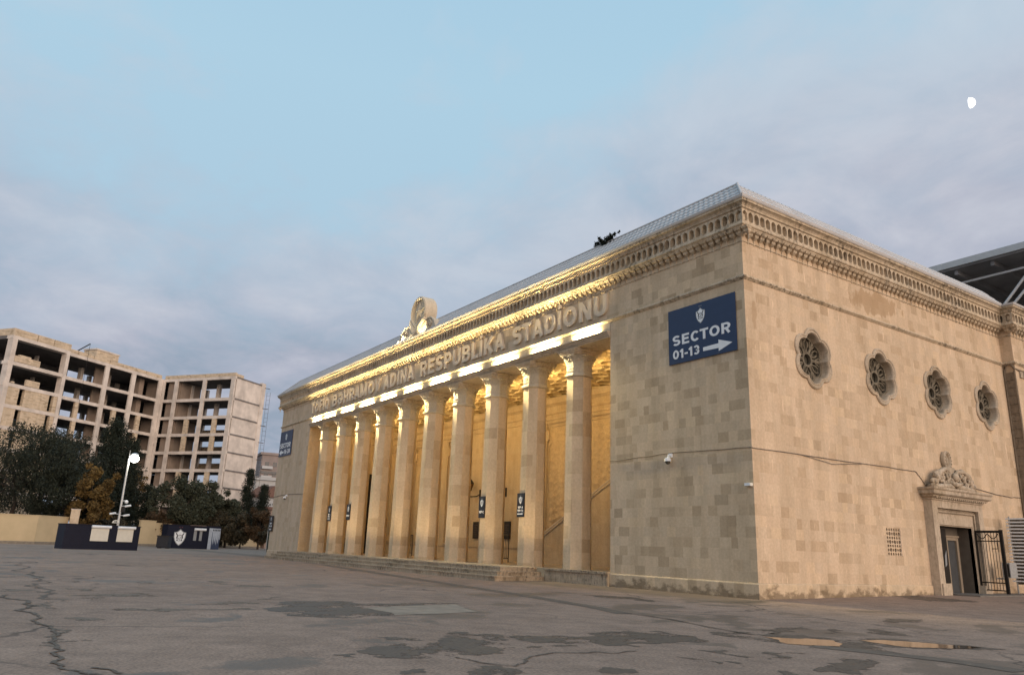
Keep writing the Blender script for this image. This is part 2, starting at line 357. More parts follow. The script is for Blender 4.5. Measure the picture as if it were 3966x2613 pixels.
def stroke_poly(closed, P, t):
    P = [Vector(p) for p in P]; n = len(P); lo, ro = [], []
    for i in range(n):
        p, pr, nx_ = P[i], P[i - 1] if (i or closed) else None, P[(i + 1) % n] if (i < n - 1 or closed) else None
        d1 = (p - pr).normalized() if pr is not None else None; d2 = (nx_ - p).normalized() if nx_ is not None else None
        d1 = d1 or d2; d2 = d2 or d1
        n1, n2 = Vector((-d1.y, d1.x)), Vector((-d2.y, d2.x)); k = max(.35, 1 + n1.dot(n2)); o = (n1 + n2) / k * (t / 2)
        lo.append(p + o); ro.append(p - o)
    return lo, ro
def put_glyph(mb, c, t, fn, mi=0):           # fn(x, y, s) -> 3D, s = 0 back / 1 front
    w, L = glyph(c, t)
    for ki, (closed, P) in enumerate(L):
        lo, ro = stroke_poly(closed, P, t); e = 1 - .012 * ki        # strokes sit a hair apart in depth
        rs = [[fn(l.x, l.y, 0), fn(l.x, l.y, e), fn(r_.x, r_.y, e), fn(r_.x, r_.y, 0)] for l, r_ in zip(lo, ro)]
        if closed: rs.append(rs[0])
        mb.rings(rs, True, (not closed, not closed), mi)
    return w
def layout(body, t, gap=.15):
    x = 0; out = []
    for c in body:
        w = glyph(c, t)[0]; x -= gap * (.9 if c == 'T' else .4) if c in 'TVA' and x > 0 else 0
        out.append((c, x)); x += w + (0 if c == ' ' else gap)
        if c in 'TVAL': x -= gap * .35
    return out, x - gap
def text(mb, body, O, U, V, W, x0, x1, z0, z1, d0, d1, t=.2, mi=0, **k):
    """lettering in the plane (U,V) fitted to x0..x1; capitals stand from z0 to z1; thickness d0..d1 along W"""
    O, U, V, W = map(Vector, (O, U, V, W)); out, tot = layout(body, t); kx = (x1 - x0) / tot
    for c, gx in out:
        put_glyph(mb, c, t, lambda x, y, s: O + U * (x0 + (gx + x) * kx) + V * (z0 + y * (z1 - z0)) + W * (d0 + s * (d1 - d0)), mi)

# ------------------------------------------------------------------ world, sun
SUN_EL, SUN_AZ = 9.0, 88.0       # source direction: azimuth clockwise from +Y
def world():
    w = bpy.data.worlds.new('World'); S.world = w; w.use_nodes = True; nt = w.node_tree; nt.nodes.clear()
    class W(NT):
        def __init__(s): s.t = nt
    t = W()
    out = t.n('ShaderNodeOutputWorld'); bg = t.n('ShaderNodeBackground'); t.l(bg.outputs[0], out.inputs[0])
    sky = t.n('ShaderNodeTexSky', sky_type='NISHITA'); sky.sun_disc = False; sky.sun_elevation = R(SUN_EL); sky.sun_rotation = R(SUN_AZ); sky.air_density = 1.0; sky.dust_density = 1.5; sky.ozone_density = 2.5
    tc = t.n('ShaderNodeTexCoord'); D = t.sep(tc.outputs['Generated'])
    el = D[2]
    # thin high air: pale blue above, greyer towards the horizon
    air = t.ramp(el, [(0.0, (0.32, 0.385, 0.48)), (0.10, (0.33, 0.43, 0.54)), (0.30, (0.42, 0.585, 0.71)), (0.55, (0.43, 0.635, 0.775)), (1.0, (0.33, 0.57, 0.78))])
    base = t.mix(0.88, t.mix(1.0, sky.outputs[0], (0.10, 0.10, 0.10), 'MULTIPLY'), air)
    # cloud sheet: direction projected on a flat layer
    k = t.math('DIVIDE', 1.0, t.math('ADD', t.math('MAXIMUM', el, 0.0), 0.22))
    cv = t.n('ShaderNodeCombineXYZ'); t.l(t.math('MULTIPLY', D[0], k), cv.inputs[0]); t.l(t.math('MULTIPLY', D[1], k), cv.inputs[1]); cv.inputs[2].default_value = 4.6
    n1 = t.noise(cv.outputs[0], 1.15, 7, 0.56, dist=0.25); n2 = t.noise(cv.outputs[0], 3.4, 6, 0.6, dist=0.3)
    n = t.math('ADD', t.math('MULTIPLY', n1, 0.68), t.math('MULTIPLY', n2, 0.32))
    # more cloud low down and to the north
    b = t.math('ADD', n, t.math('ADD', t.math('MULTIPLY', t.math('SUBTRACT', 0.42, el), 0.75), t.math('MULTIPLY', t.math('SUBTRACT', D[1], 0.30), 0.09)))
    b = t.math('ADD', b, 0.035)
    mask = t.ramp(b, [(0.40, (0,) * 3), (0.52, (0.55,) * 3), (0.70, (0.92,) * 3)])
    ccol = t.ramp(t.math('ADD', t.math('MULTIPLY', t.math('ADD', t.math('MULTIPLY', n2, 1.3), -0.35), 0.7), t.math('MULTIPLY', el, 0.75)), [(0.22, (0.285, 0.34, 0.43)), (0.42, (0.42, 0.435, 0.52)), (0.60, (0.52, 0.53, 0.60)), (0.8, (0.55, 0.59, 0.66))])
    c = t.mix(mask, base, ccol)
    # afterglow low in the sky behind the camera, where the sun stands
    dp = t.math('ADD', t.math('MULTIPLY', D[0], math.sin(R(SUN_AZ))), t.math('MULTIPLY', D[1], math.cos(R(SUN_AZ))))
    gl = t.math('MULTIPLY', t.math('POWER', t.math('MAXIMUM', dp, 0.0), 1.5), t.ramp(el, [(0.0, (1,) * 3), (0.25, (.75,) * 3), (0.8, (0,) * 3)]))
    c = t.mix(gl, c, (2.5, 1.85, 1.4))
    t.l(c, bg.inputs[0]); bg.inputs[1].default_value = 1.0
world()
sl = bpy.data.lights.new('sun', 'SUN'); so = bpy.data.objects.new('sun', sl); COL.objects.link(so)
sl.energy = 1.7; sl.angle = R(40); sl.color = (1.0, 0.80, 0.64)
sd = Vector((math.sin(R(SUN_AZ)) * math.cos(R(SUN_EL)), math.cos(R(SUN_AZ)) * math.cos(R(SUN_EL)), math.sin(R(SUN_EL))))
so.rotation_euler = sd.to_track_quat('Z', 'Y').to_euler()
S.view_settings.view_transform = 'Standard'; S.view_settings.look = 'None'; S.view_settings.gamma = 1.0; S.view_settings.exposure = 0.12
S.render.engine = 'CYCLES'; S.cycles.use_denoising = True; S.cycles.max_bounces = 6; S.cycles.sample_clamp_indirect = 4.0

# ------------------------------------------------------------------ ground
xs = [-2500, -900, -400, -200, -120, -80, -60, -50, -45, -40, -35, -30, -25] + list(range(-20, 41, 4)) + [60, 100, 200, 500, 2500]
ys = [-2500, -600, -200, -100, -60, -40, -30, -20, -12, -8, -6, -4, -2, 0, 2, 4, 6, 8, 10, 12, 12.5, 13, 16, 20, 30, 60, 120, 300, 800, 2500]
mb = MB(); nx = len(xs)
mb.v = [Vector((x, y, gz(x, y))) for y in ys for x in xs]
mb.f = [[j * nx + i, j * nx + i + 1, (j + 1) * nx + i + 1, (j + 1) * nx + i] for j in range(len(ys) - 1) for i in range(nx - 1)]; mb.mi = [0] * len(mb.f)
mb.build('ground', M['asphalt'], kind='structure')

def jag(pts, depth=3, amp=0.16):
    for d in range(depth):
        out = []
        for i, a in enumerate(pts):
            b = pts[(i + 1) % len(pts)]; L = (b - a).length; nrm = Vector((-(b - a).y, (b - a).x, 0)).normalized() if L > 1e-6 else Vector()
            out += [a, (a + b) / 2 + nrm * random.gauss(0, amp) * L]
        pts = out; amp *= 0.85
    return pts
def sheet(px, lift, name, mat, depth=3, amp=0.14):
    pts = [gnd(*q) for q in px]; pts = jag(pts, depth, amp)
    mb = MB(); vs = [Vector((p.x, p.y, gz(p.x, p.y) + lift)) for p in pts]
    for tri in tessellate_polygon([[Vector((p.x, p.y, 0)) for p in pts]]): mb.add([vs[i] for i in tri], [(0, 1, 2)])
    return mb.build(name, mat, kind='structure')
A2 = lambda L: [(x * .5882, 2120 + y * .5882) for x, y in L]
A3 = lambda L: [(1200 + x * .5882, 2250 + y * .5882) for x, y in L]
A4 = lambda L: [(2500 + x * .616, 2250 + y * .616) for x, y in L]
WET = [A3([(330,470),(390,435),(510,425),(560,400),(640,410),(700,428),(760,415),(860,400),(850,385),(930,370),(900,345),(960,330),(1050,335),(1110,350),(1250,350),(1240,370),(1290,405),(1360,420),(1350,440),(1280,455),(1260,475),(1130,490),(960,480),(930,500),(760,510),(480,505),(420,490)]),
 A3([(1310,350),(1420,358),(1560,360),(1780,365),(1980,370),(2000,330),(2080,320),(2200,330)]) + A4([(0,315),(130,320),(270,340),(400,375),(330,385),(200,380),(90,392)]) + A3([(2200,410),(2190,435),(2080,420),(1900,415),(1800,408),(1650,405),(1450,400),(1360,375)]),
 A3([(1430,440),(1560,425),(1760,420),(1550,442)]),
 A3([(830,625),(1040,590),(1150,570),(1150,550),(1200,555),(1260,570),(1370,575),(1450,570),(1400,590),(1430,640),(1000,660)]),
 A3([(590,605),(660,585),(760,578),(760,600),(640,612)]), A3([(150,485),(230,480),(310,475),(300,500),(220,500)]), A3([(1840,595),(1900,578),(2020,570),(2110,575),(2170,600),(2060,605),(1900,592)]),
 A3([(440,370),(600,372),(700,376),(750,392),(620,392),(500,386)]), A3([(0,130),(150,130),(300,145),(400,152),(640,142),(900,140),(1010,150),(640,160),(360,174),(540,212),(560,228),(300,242),(0,234)]) + [(1100, 2385), (1017, 2356), (1076, 2328)],
 A4([(200,440),(330,430),(480,430),(500,460),(690,480),(500,485),(480,500),(600,510),(630,540),(560,570),(430,560),(400,520),(340,490),(220,475)]),
 A4([(760,490),(790,460),(900,450),(1010,455),(890,470),(840,490)]), A4([(1070,550),(1120,510),(1240,500),(1330,487),(1480,510),(1440,535),(1340,555),(1310,585),(1270,560),(1100,570)]),
 A4([(830,562),(900,565),(1000,595),(850,600)]), A4([(400,322),(690,318),(1000,336),(1200,362),(1290,385),(1540,440),(1640,456),(1440,452),(1240,424),(1100,410),(850,392),(720,372)]),
 A4([(690,310),(800,292),(980,286),(1050,300),(940,318),(860,330),(740,328)]), A4([(1130,330),(1200,300),(1250,310),(1190,330)]), A4([(1290,368),(1400,360),(1560,362),(1740,378),(2040,402),(2280,430),(2100,432),(1800,424),(1560,416),(1400,398)]),
 A4([(1400,322),(1500,300),(1560,320),(1480,335)]), A4([(1500,255),(1600,235),(1740,238),(1580,262)]), A4([(1690,85),(1900,80),(1960,112),(1780,125)]),
 A3([(1780,85),(1900,92),(2060,100),(2200,118),(2400,135),(2260,138),(2060,112),(1900,104)])]
for w in WET: sheet(w, 0.004, 'wet_patch', M['damp'], 5, 0.24)
SOFT = [A2([(310,330),(350,335),(410,350),(380,400),(350,405),(345,375),(320,355)]), A2([(300,530),(360,545),(410,580),(430,600),(620,610),(420,620),(400,655),(370,655),(360,600),(330,580)]),
 A2([(420,460),(560,460),(650,465),(600,480),(500,478)]), A2([(910,215),(1400,215),(1500,250),(1780,250),(1400,270),(1150,275),(1000,265),(900,240)]), A2([(370,215),(500,230),(640,265),(620,290),(500,270),(400,240)]),
 A2([(620,380),(790,395),(780,412),(680,410)]), A2([(1290,370),(1500,350),(1900,325),(1700,345),(1500,375),(1400,380)]), A2([(870,295),(1000,300),(1060,320),(1000,330)]), A2([(1240,435),(1440,437),(1330,452)]), A2([(240,285),(380,295),(370,305),(250,295)]), A2([(0,270),(160,275),(60,290)]), A2([(640,412),(1300,405),(1700,395),(1700,408),(1000,420)]), A2([(520,330),(640,325),(600,345)])]
for w in SOFT: sheet(w, 0.004, 'wet_patch', M['dampsoft'], 5, 0.24)
sheet(A4([(740,350),(870,358),(1180,372),(1222,410),(1100,405),(900,395),(850,385)]), 0.008, 'puddle', M['water'], 4, 0.09)
sheet(A4([(1350,372),(1500,370),(1700,383),(1900,400),(2030,407),(2120,419),(2030,425),(1830,420),(1650,415),(1500,395)]), 0.008, 'puddle', M['water'], 4, 0.09)
sheet(A3([(362,176),(640,162),(960,152),(1020,180),(1110,202),(860,214),(560,224),(545,208)]), 0.008, 'concrete_patch', M['slab'], 2, 0.02)
def ribbon(px, w, lift, name, mat, jit=0.0, sub=1):
    P = [gnd(*q) for q in px]
    for _ in range(sub):
        o = []
        for a, b in zip(P, P[1:]): o += [a, (a + b) / 2 + Vector((random.gauss(0, 1), random.gauss(0, 1), 0)) * jit * (b - a).length]
        P = o + [P[-1]]
    mb = MB(); L = []
    for i, p in enumerate(P):
        d = (P[min(i + 1, len(P) - 1)] - P[max(i - 1, 0)]); d.z = 0; d.normalize(); n = Vector((-d.y, d.x, 0))
        ww = (w[0] + (w[1] - w[0]) * i / (len(P) - 1)) * (random.uniform(0.6, 1.3) if jit else 1)
        L.append([Vector((q.x, q.y, gz(q.x, q.y) + lift)) for q in (p - n * ww / 2, p + n * ww / 2)])
    mb.rings(L, close=False); mb.build(name, mat, kind='structure')
ribbon([(1253,2186),(1588,2237),(1788,2268),(2020,2303),(2300,2350),(2420,2376)], (0.8, 0.45), 0.0065, 'sealed_joint', M['drain'], 0.0, 2)
ribbon([(2420,2372),(2560,2392),(2700,2418),(2925,2458)], (0.10, 0.06), 0.012, 'crack', M['crack'], 0.03, 2)
ribbon([(3150,2500),(3400,2527),(3700,2560),(3960,2600)], (0.5, 0.5), 0.0065, 'sealed_joint', M['drain'], 0.0, 1)
ribbon(A2([(180,90),(190,130),(220,160),(260,190),(210,220),(270,260),(330,285),(290,320),(330,340)]), (0.12, 0.12), 0.006, 'crack', M['crack'], 0.12, 3)
ribbon(A2([(50,310),(110,340),(190,350),(190,395),(230,440),(240,470),(210,480),(290,510),(330,530),(375,570),(380,650),(330,695),(400,720),(340,760),(420,780),(500,810),(640,838),(760,870)]), (0.085, 0.045), 0.011, 'crack', M['crack'], 0.10, 4)
ribbon(A3([(960,500),(1120,535),(1360,560),(1370,545),(1420,530),(1420,515),(1500,490),(1600,470),(1900,465),(2000,475),(2150,460)]), (0.035, 0.05), 0.010, 'crack', M['crack'], 0.08, 3)
ribbon(A2([(600,790),(700,800),(800,830)]), (0.05, 0.05), 0.010, 'crack', M['crack'], 0.08, 2)

# ------------------------------------------------------------------ the stadium
XL, XR, PL, PR = -56.8, 0.0, -48.6, -7.96
ZS, ZF, YB = 11.29, 0.45, 8.0            # soffit, portico floor, back wall
DEEP = 22.0
st = thing('stadium_building', (-28.4, 11, -0.15), 'long limestone stadium with ten lit octagonal columns and raised lettering', 'stadium')
def facewall(mb, poly, holes, f):        # planar wall with holes; f maps (u,v) -> 3D
    loops = [poly] + holes; flat = [q for l in loops for q in l]
    for tri in tessellate_polygon([[Vector((a, b, 0)) for a, b in l] for l in loops]):
        mb.add([f(*flat[i]) for i in tri], [(0, 1, 2)])

ZT = 14.3
# front: right pier, frieze over the portico
mb = MB()
mb.quad((PR, 0, -.4), (XR, 0, -.4), (XR, 0, ZT), (PR, 0, ZT))
mb.quad((PR, 0, -.4), (PR, YB, -.4), (PR, YB, ZT), (PR, 0, ZT))
mb.quad((PL, 0, 12.05), (PR, 0, 12.05), (PR, 0, ZT), (PL, 0, ZT))
mb.build('front_wall', M['stone'], st)
mb = MB()
mb.quad((XL, 0, -.4), (PL, 0, -.4), (PL, 0, ZT), (XL, 0, ZT))
mb.quad((XL, DEEP, -.4), (XL, 0, -.4), (XL, 0, ZT), (XL, DEEP, ZT))
mb.build('front_wall', M['stone_left'], st)
mb = MB(); mb.quad((PL, 0, -.4), (PL, YB, -.4), (PL, YB, ZT), (PL, 0, ZT)); mb.build('portico_wall', M['inner'], st)
# side wall with four foiled windows, door and grille opening
def foil(r, lobes=6, k=0.44, n=9, rot=math.pi / 2):
    # rounded lobes meeting in cusps; r = outer radius of the lobes
    rc = r * (1 - k); rl = r * k; pts = []
    half = math.pi / lobes
    c = rc * math.cos(half); s_ = math.sqrt(max(rl * rl - (rc * math.sin(half)) ** 2, 1e-6)); cr = c + s_          # cusp radius
    for i in range(lobes):
        a = rot + 2 * math.pi * i / lobes; cx, cy = rc * math.cos(a), rc * math.sin(a)
        px, py = cr * math.cos(half) - rc, cr * math.sin(half); b = math.atan2(py, px)
        for j in range(n): 
            th = a - b + 2 * b * j / n
            pts.append((cx + rl * math.cos(th), cy + rl * math.sin(th)))
    return pts
ROS = [(4.28, 9.48), (9.36, 9.48), (14.36, 9.48), (19.36, 9.48)]
DY0, DY1, DZ1 = 12.75, 15.75, 3.02
GY0, GY1, GZ0, GZ1 = 8.63, 9.72, 1.57, 2.75
mb = MB()
holes = [[(cy + a, cz + b) for a, b in foil(1.08)] for cy, cz in ROS]
holes += [[(GY0, GZ0), (GY1, GZ0), (GY1, GZ1), (GY0, GZ1)]]
facewall(mb, [(0, -.4), (DY0 - .35, -.4), (DY0 - .35, 4.2), (DY1 + .35, 4.2), (DY1 + .35, -.4), (21.9, -.4), (21.9, ZT), (0, ZT)], holes, lambda u, v: (0, u, v))
mb.build('side_wall', M['stone_side'], st)
# projecting wing at the far right
mb = MB()
mb.quad((0, 21.9, -.4), (.6, 21.9, -.4), (.6, 21.9, ZT), (0, 21.9, ZT)); mb.quad((.6, 21.9, -.4), (.6, 34, -.4), (.6, 34, ZT), (.6, 21.9, ZT))
mb.build('wing_wall', M['stone_side'], st)
mb = MB()       # strip of small dark ashlar with round head on the return of the wing, and the niche band
z = 0.2
while z < 11.6:
    h = random.uniform(.42, .55); mb.box(.07, .53, 21.84, 21.9, z + .02, z + h); z += h
mb.tube([(.06, 21.86, .2), (.06, 21.86, 11.75), (.14, 21.86, 12.02), (.3, 21.86, 12.1), (.46, 21.86, 12.02), (.56, 21.86, 11.8), (.62, 22.2, 11.75), (.62, 26, 11.75)], .06, 6)
mb.tube([(.55, 21.86, .2), (.55, 21.86, 11.7)], .04, 6)
mb.build('ashlar_strip', stone('grey_ashlar', (0.22, 0.175, 0.13), contrast=0.6, dirt=0.5), st)
mb = MB()
for k in range(10): mb.box(.6, .68, 22.3 + k * .42, 22.62 + k * .42, 11.35, 11.7)
mb.build('arch_band', M['trim'], st)
mb = MB()
prof = [(24.2, .2), (24.2, 8.2), (24.4, 9.2), (24.9, 10.0), (25.6, 10.4)]
mb.tube([(.64, a, b) for a, b in prof], .16, 8); mb.build('arch_moulding', plain('dark_stone_moulding', (0.12, 0.10, 0.085), 0.8, var=.3), st)

# plinth
mb = MB()
def plinth(path, p=0.06, z1=0.36):
    sweep(mb, path, [(0, z1 + .05), (p * .6, z1 + .04), (p, z1), (p, -.4)])
def sweep(mb, path, prof):
    n = len(path); off = []
    for i in range(n):
        nn = []
        for a, b in ((i - 1, i), (i, i + 1)):
            if 0 <= a and b < n:
                d = (Vector(path[b]) - Vector(path[a])).normalized(); nn.append(Vector((d.y, -d.x)))
        o = (nn[0] + nn[1]) / (1 + nn[0].dot(nn[1])) if len(nn) == 2 else nn[0]
        off.append(o)
    mb.rings([[(path[i][0] + off[i].x * p, path[i][1] + off[i].y * p, z) for p, z in prof] for i in range(n)], close=False)
plinth([(PR, 0), (0, 0), (0, 11.9)]); mb.build('plinth', M['stone'], st)
mb = MB(); plinth([(XL, DEEP), (XL, 0), (PL, 0)]); mb.build('plinth', M['stone_left'], st)
mb = MB(); plinth([(0, 16.6), (0, 21.9), (.6, 21.9), (.6, 34)]); mb.build('plinth', M['stone_side'], st)

PATH = [(XL, DEEP), (XL, 0), (0, 0), (0, 21.9), (.6, 21.9), (.6, 34)]
# string course
SC = [(0, 12.03), (.03, 12.04), (.06, 12.07), (.06, 12.09), (.095, 12.10), (.11, 12.13), (.11, 12.16), (.09, 12.19), (.05, 12.2), (.03, 12.23), (0, 12.25)]
mb = MB(); sweep(mb, PATH, SC); mb.build('string_course', M['cornice'], st)
# cornice mouldings
CP = [(0, 13.66), (.035, 13.67), (.035, 13.70), (0, 13.72)]
mb = MB(); sweep(mb, PATH, CP)
sweep(mb, PATH, [(0, 14.10), (.30, 14.12), (.33, 14.15), (.33, 14.19), (.37, 14.20), (.40, 14.235), (.40, 14.265), (.37, 14.30), (.36, 14.33)])
sweep(mb, PATH, [(.36, 14.92), (.40, 14.93), (.43, 14.955), (.43, 14.985), (.41, 15.0), (.425, 15.03), (.46, 15.08), (.52, 15.12), (.56, 15.135), (.58, 15.15), (.58, 15.21), (.60, 15.22), (.60, 15.24), (-.2, 15.25)])
mb.build('cornice', M['cornice'], st)
# arcaded frieze of scooped niches and the corbel table under it
HOLE = [(x * 1.42, z) for x, z in [(-.085, .10), (-.05, .065), (0, .055), (.05, .065), (.085, .10), (.10, .17), (.10, .37), (.085, .43), (.05, .475), (0, .52), (-.05, .475), (-.085, .43), (-.10, .37), (-.10, .17)]]
def niche_row(mbn, mbc, a, b, pitch=0.362, ea=1, eb=1):
    a, b = Vector(a), Vector(b); d = (b - a).normalized(); n = Vector((d.y, -d.x)); L = (b - a).length
    u0, u1 = -.36 * ea, L + .36 * eb; N = max(1, round((u1 - u0) / pitch)); pt = (u1 - u0) / N
    def P(u, p, z): q = a + d * u + n * p; return (q.x, q.y, z)
    H = len(HOLE)
    outer = [(-pt / 2, 0), (pt / 2, 0), (pt / 2, .59), (-pt / 2, .59)]
    tris = tessellate_polygon([[Vector((x, y, 0)) for x, y in outer], [Vector((x, y, 0)) for x, y in HOLE]]); flat = outer + HOLE
    for k in range(N):
        uc = u0 + pt * (k + .5); zb = 14.33
        if mbn is not None:
            f0 = [P(uc + x, .36, zb + z) for x, z in flat]
            mbn.add(f0, [tuple(t_) for t_ in tris])
            r0 = [P(uc + x, .36, zb + z) for x, z in HOLE]; r1 = [P(uc + x * .95, .24, zb + .29 + (z - .29) * .97) for x, z in HOLE]; r2 = [P(uc + x * .65, .06, zb + .29 + (z - .29) * .75) for x, z in HOLE]
            mbn.rings([r0, r1, r2], True, (False, True))
        for (uw, zz) in ((0, 0),):       # stepped corbel with a pendant
            ub = uc + pt / 2
            def ring(w, p0, p1, z): return [P(ub - w, p0, z), P(ub - w, p1, z), P(ub + w, p1, z), P(ub + w, p0, z)]
            mbc.rings([ring(.15, 0, .31, 14.13), ring(.145, 0, .28, 14.07), ring(.11, 0, .19, 14.03), ring(.125, 0, .20, 14.01), ring(.115, 0, .17, 13.94), ring(.06, 0, .09, 13.88), ring(.022, 0, .035, 13.85), ring(.018, 0, .03, 13.70), ring(.03, 0, .04, 13.68), ring(.012, 0, .02, 13.62)], True, (False, True))
            # shallow shell between corbels
            mbc.rings([[P(uc - pt / 2 + .13, .02, 14.1), P(uc - .03, .12, 14.1), P(uc + .03, .12, 14.1), P(uc + pt / 2 - .13, .02, 14.1)], [P(uc - .04, .005, 13.96), P(uc - .01, .02, 13.96), P(uc + .01, .02, 13.96), P(uc + .04, .005, 13.96)]], True)
mbn, mbc = MB(), MB()
niche_row(mbn, mbc, (XL, DEEP), (XL, 0)); niche_row(mbn, mbc, (XL, 0), (0, 0)); niche_row(mbn, mbc, (0, 0), (0, 21.9), eb=-1); niche_row(mbn, mbc, (.6, 21.9), (.6, 34)); niche_row(mbn, mbc, (.02, 21.9), (.58, 21.9), ea=-.3)
mbn.build('niche_frieze', M['cornice'], st); mbc.build('corbel_table', M['cornice'], st)
# gutter and tiled roof skirt
mb = MB(); sweep(mb, PATH, [(.50, 15.252), (.60, 15.252), (.625, 15.28), (.65, 15.345), (.655, 15.36), (.60, 15.36), (.45, 15.42)]); mb.build('gutter', M['roofmetal'], st)
def skirt(b0, b1, t0, t1, nu, courses=4):
    b0, b1, t0, t1 = map(Vector, (b0, b1, t0, t1)); mb = MB(); rows = []
    nrm = (b1 - b0).cross(t0 - b0).normalized(); nrm = nrm if nrm.z > 0 else -nrm
    for c in range(courses):
        for fr, lift in ((0.0, .06), (.12, .045), (.55, .02), (.98, .0)):
            v = (c + fr) / courses; row = []
            for i in range(nu + 1):
                u = i / nu; q = (b0.lerp(b1, u)).lerp(t0.lerp(t1, u), v); L = (b1 - b0).length * u
                w = math.sin(L * 2 * math.pi / .30)
                row.append(q + nrm * (lift * .45 + .013 * w))
            rows.append(row)
    mb.rings(rows, close=False); return mb
BZ, TZ = 15.38, 16.50
mb = skirt((XL - .5, -.5, BZ), (.5, -.5, BZ), (XL + 3.2, .43, TZ), (-.43, .43, TZ), 1500)
mb2 = skirt((.5, -.5, BZ), (.5, 22.4, BZ), (-.43, .43, TZ), (-.43, 21.6, TZ), 500)
mb3 = skirt((XL - .5, DEEP, BZ), (XL - .5, -.5, BZ), (XL + 3.2, DEEP, TZ), (XL + 3.2, .43, TZ), 400)
for q in (mb2, mb3): mb.add(q.v, q.f)
mb.quad((XL + 3.2, .43, TZ), (-.43, .43, TZ), (-12, 11, TZ + .4), (XL + 14, 11, TZ + .4)); mb.quad((-.43, .43, TZ), (-.43, 21.6, TZ), (-12, 11, TZ + .4), (-12, 11, TZ + .4))
mb.quad((-.43, 21.6, TZ), (XL + 3.2, DEEP, TZ), (XL + 14, 11, TZ + .4), (-12, 11, TZ + .4)); mb.quad((.5, 22.4, BZ), (1.2, 22.4, BZ), (1.2, 34, BZ), (-.4, 34, TZ))
mb.tube([(.5, -.5, BZ + .06), (-.43, .43, TZ + .05)], .06, 6); mb.tube([(XL - .5, -.5, BZ + .06), (XL + 3.2, .43, TZ + .05)], .06, 6)
mb.tube([(-.43, .43, TZ + .02), (XL + 3.2, .43, TZ + .02)], .05, 6)
mb.build('roof', M['roofmetal'], st)

# architrave over the columns
mb = MB()
mb.quad((PL, -.015, 11.60), (PR, -.015, 11.60), (PR, -.015, 12.05), (PL, -.015, 12.05))
sx = [(.0, 11.601), (.19, 11.60), (.21, 11.585), (.21, 11.53), (.15, 11.52), (.15, 11.45), (.10, 11.44), (.10, 11.37), (.04, 11.36), (.04, ZS), (-1.55, ZS)]
mb.rings([[(x, -p, z) for p, z in sx] for x in (PL + .02, PR - .02)], close=False)
for x in (PL + .02, PR - .02): mb.add([(x, -p, z) for p, z in sx], [tuple(range(len(sx)))])
mb.quad((PL, 1.55, ZS), (PR, 1.55, ZS), (PR, 1.55, 11.9), (PL, 1.55, 11.9))
mb.build('architrave', M['trim'], st)

# columns
def octo(r, z, c=(0, 0)):      # r = half distance across the flats
    k = r / math.cos(math.pi / 8)
    return [(c[0] + k * math.cos(math.pi / 8 + i * math.pi / 4), c[1] + k * math.sin(math.pi / 8 + i * math.pi / 4), z) for i in range(8)]
CX = [-45.9 + 3.85 * i for i in range(10)]; YC = 0.8
def make_column(x):
    c = (x, YC)
    mb = MB(); mb.rings([octo(.665, ZF, c), octo(.665, ZF + .25, c), octo(.65, 3.0, c), octo(.632, 7, c), octo(.615, 9.86, c)], True, (True, True))
    col = mb.build('column', M['column'], st)
    mb = MB(); mb.rings([octo(.615, 9.86, c), octo(.70, 9.90, c), octo(.715, 9.94, c), octo(.70, 9.98, c), octo(.66, 10.0, c), octo(.66, 10.04, c), octo(.63, 10.06, c)], True, (True, True)); mb.build('neck_ring', M['capital'], col)
    mb = MB(); mb.rings([octo(.63, 10.06, c), octo(.635, 10.45, c), octo(.655, 10.58, c), octo(.68, 10.60, c), octo(.68, 10.63, c), octo(.66, 10.65, c), octo(.69, 10.8, c), octo(.77, 10.95, c), octo(.80, 11.0, c)], True, (True, True))
    for i in range(8):                      # arched leaf and beaded panel on each facet
        a = math.pi / 4 * i; n = Vector((math.cos(a), math.sin(a), 0)); t_ = Vector((-n.y, n.x, 0)); o = Vector((x, YC, 0))
        arc = [o + n * (.70 + .07 * math.sin(math.pi * k / 10)) + t_ * (.2 * math.cos(math.pi * k / 10)) + Vector((0, 0, 10.68 + .24 * math.sin(math.pi * k / 10))) for k in range(11)]
        mb.tube(arc, .028, 5)
        mb.sphere(o + n * .72 + Vector((0, 0, 10.74)), .06, 8, 5)
        for s_ in (-1, 1): mb.sphere(o + n * .80 + t_ * (.27 * s_) + Vector((0, 0, 10.93)), .065, 8, 5)
        for kz in range(3):
            for ku in (-1, 0, 1): mb.sphere(o + n * .630 + t_ * (ku * .14 + (.05 if kz % 2 else 0)) + Vector((0, 0, 10.16 + kz * .13)), .038, 6, 4)
    mb.build('capital', M['capital'], col)
    mb = MB()
    def sq(r, z, ch): return [(x + a, YC + b, z) for a, b in ((-r, -r + ch), (-r + ch, -r), (r - ch, -r), (r, -r + ch), (r, r - ch), (r - ch, r), (-r + ch, r), (-r, r - ch))]
    mb.rings([sq(.76, 10.98, .28), sq(.80, 11.03, .26), sq(.80, 11.07, .26), sq(.86, 11.10, .24), sq(.86, 11.15, .24), sq(.91, 11.18, .22), sq(.91, 11.24, .22), sq(.93, 11.255, .2), sq(.93, ZS - .003, .2)], True, (True, True)); mb.build('abacus', M['trim'], col)
    return col
col0 = make_column(CX[0])
for x in CX[1:]: dup_part(col0, (x - CX[0], 0, 0), st)

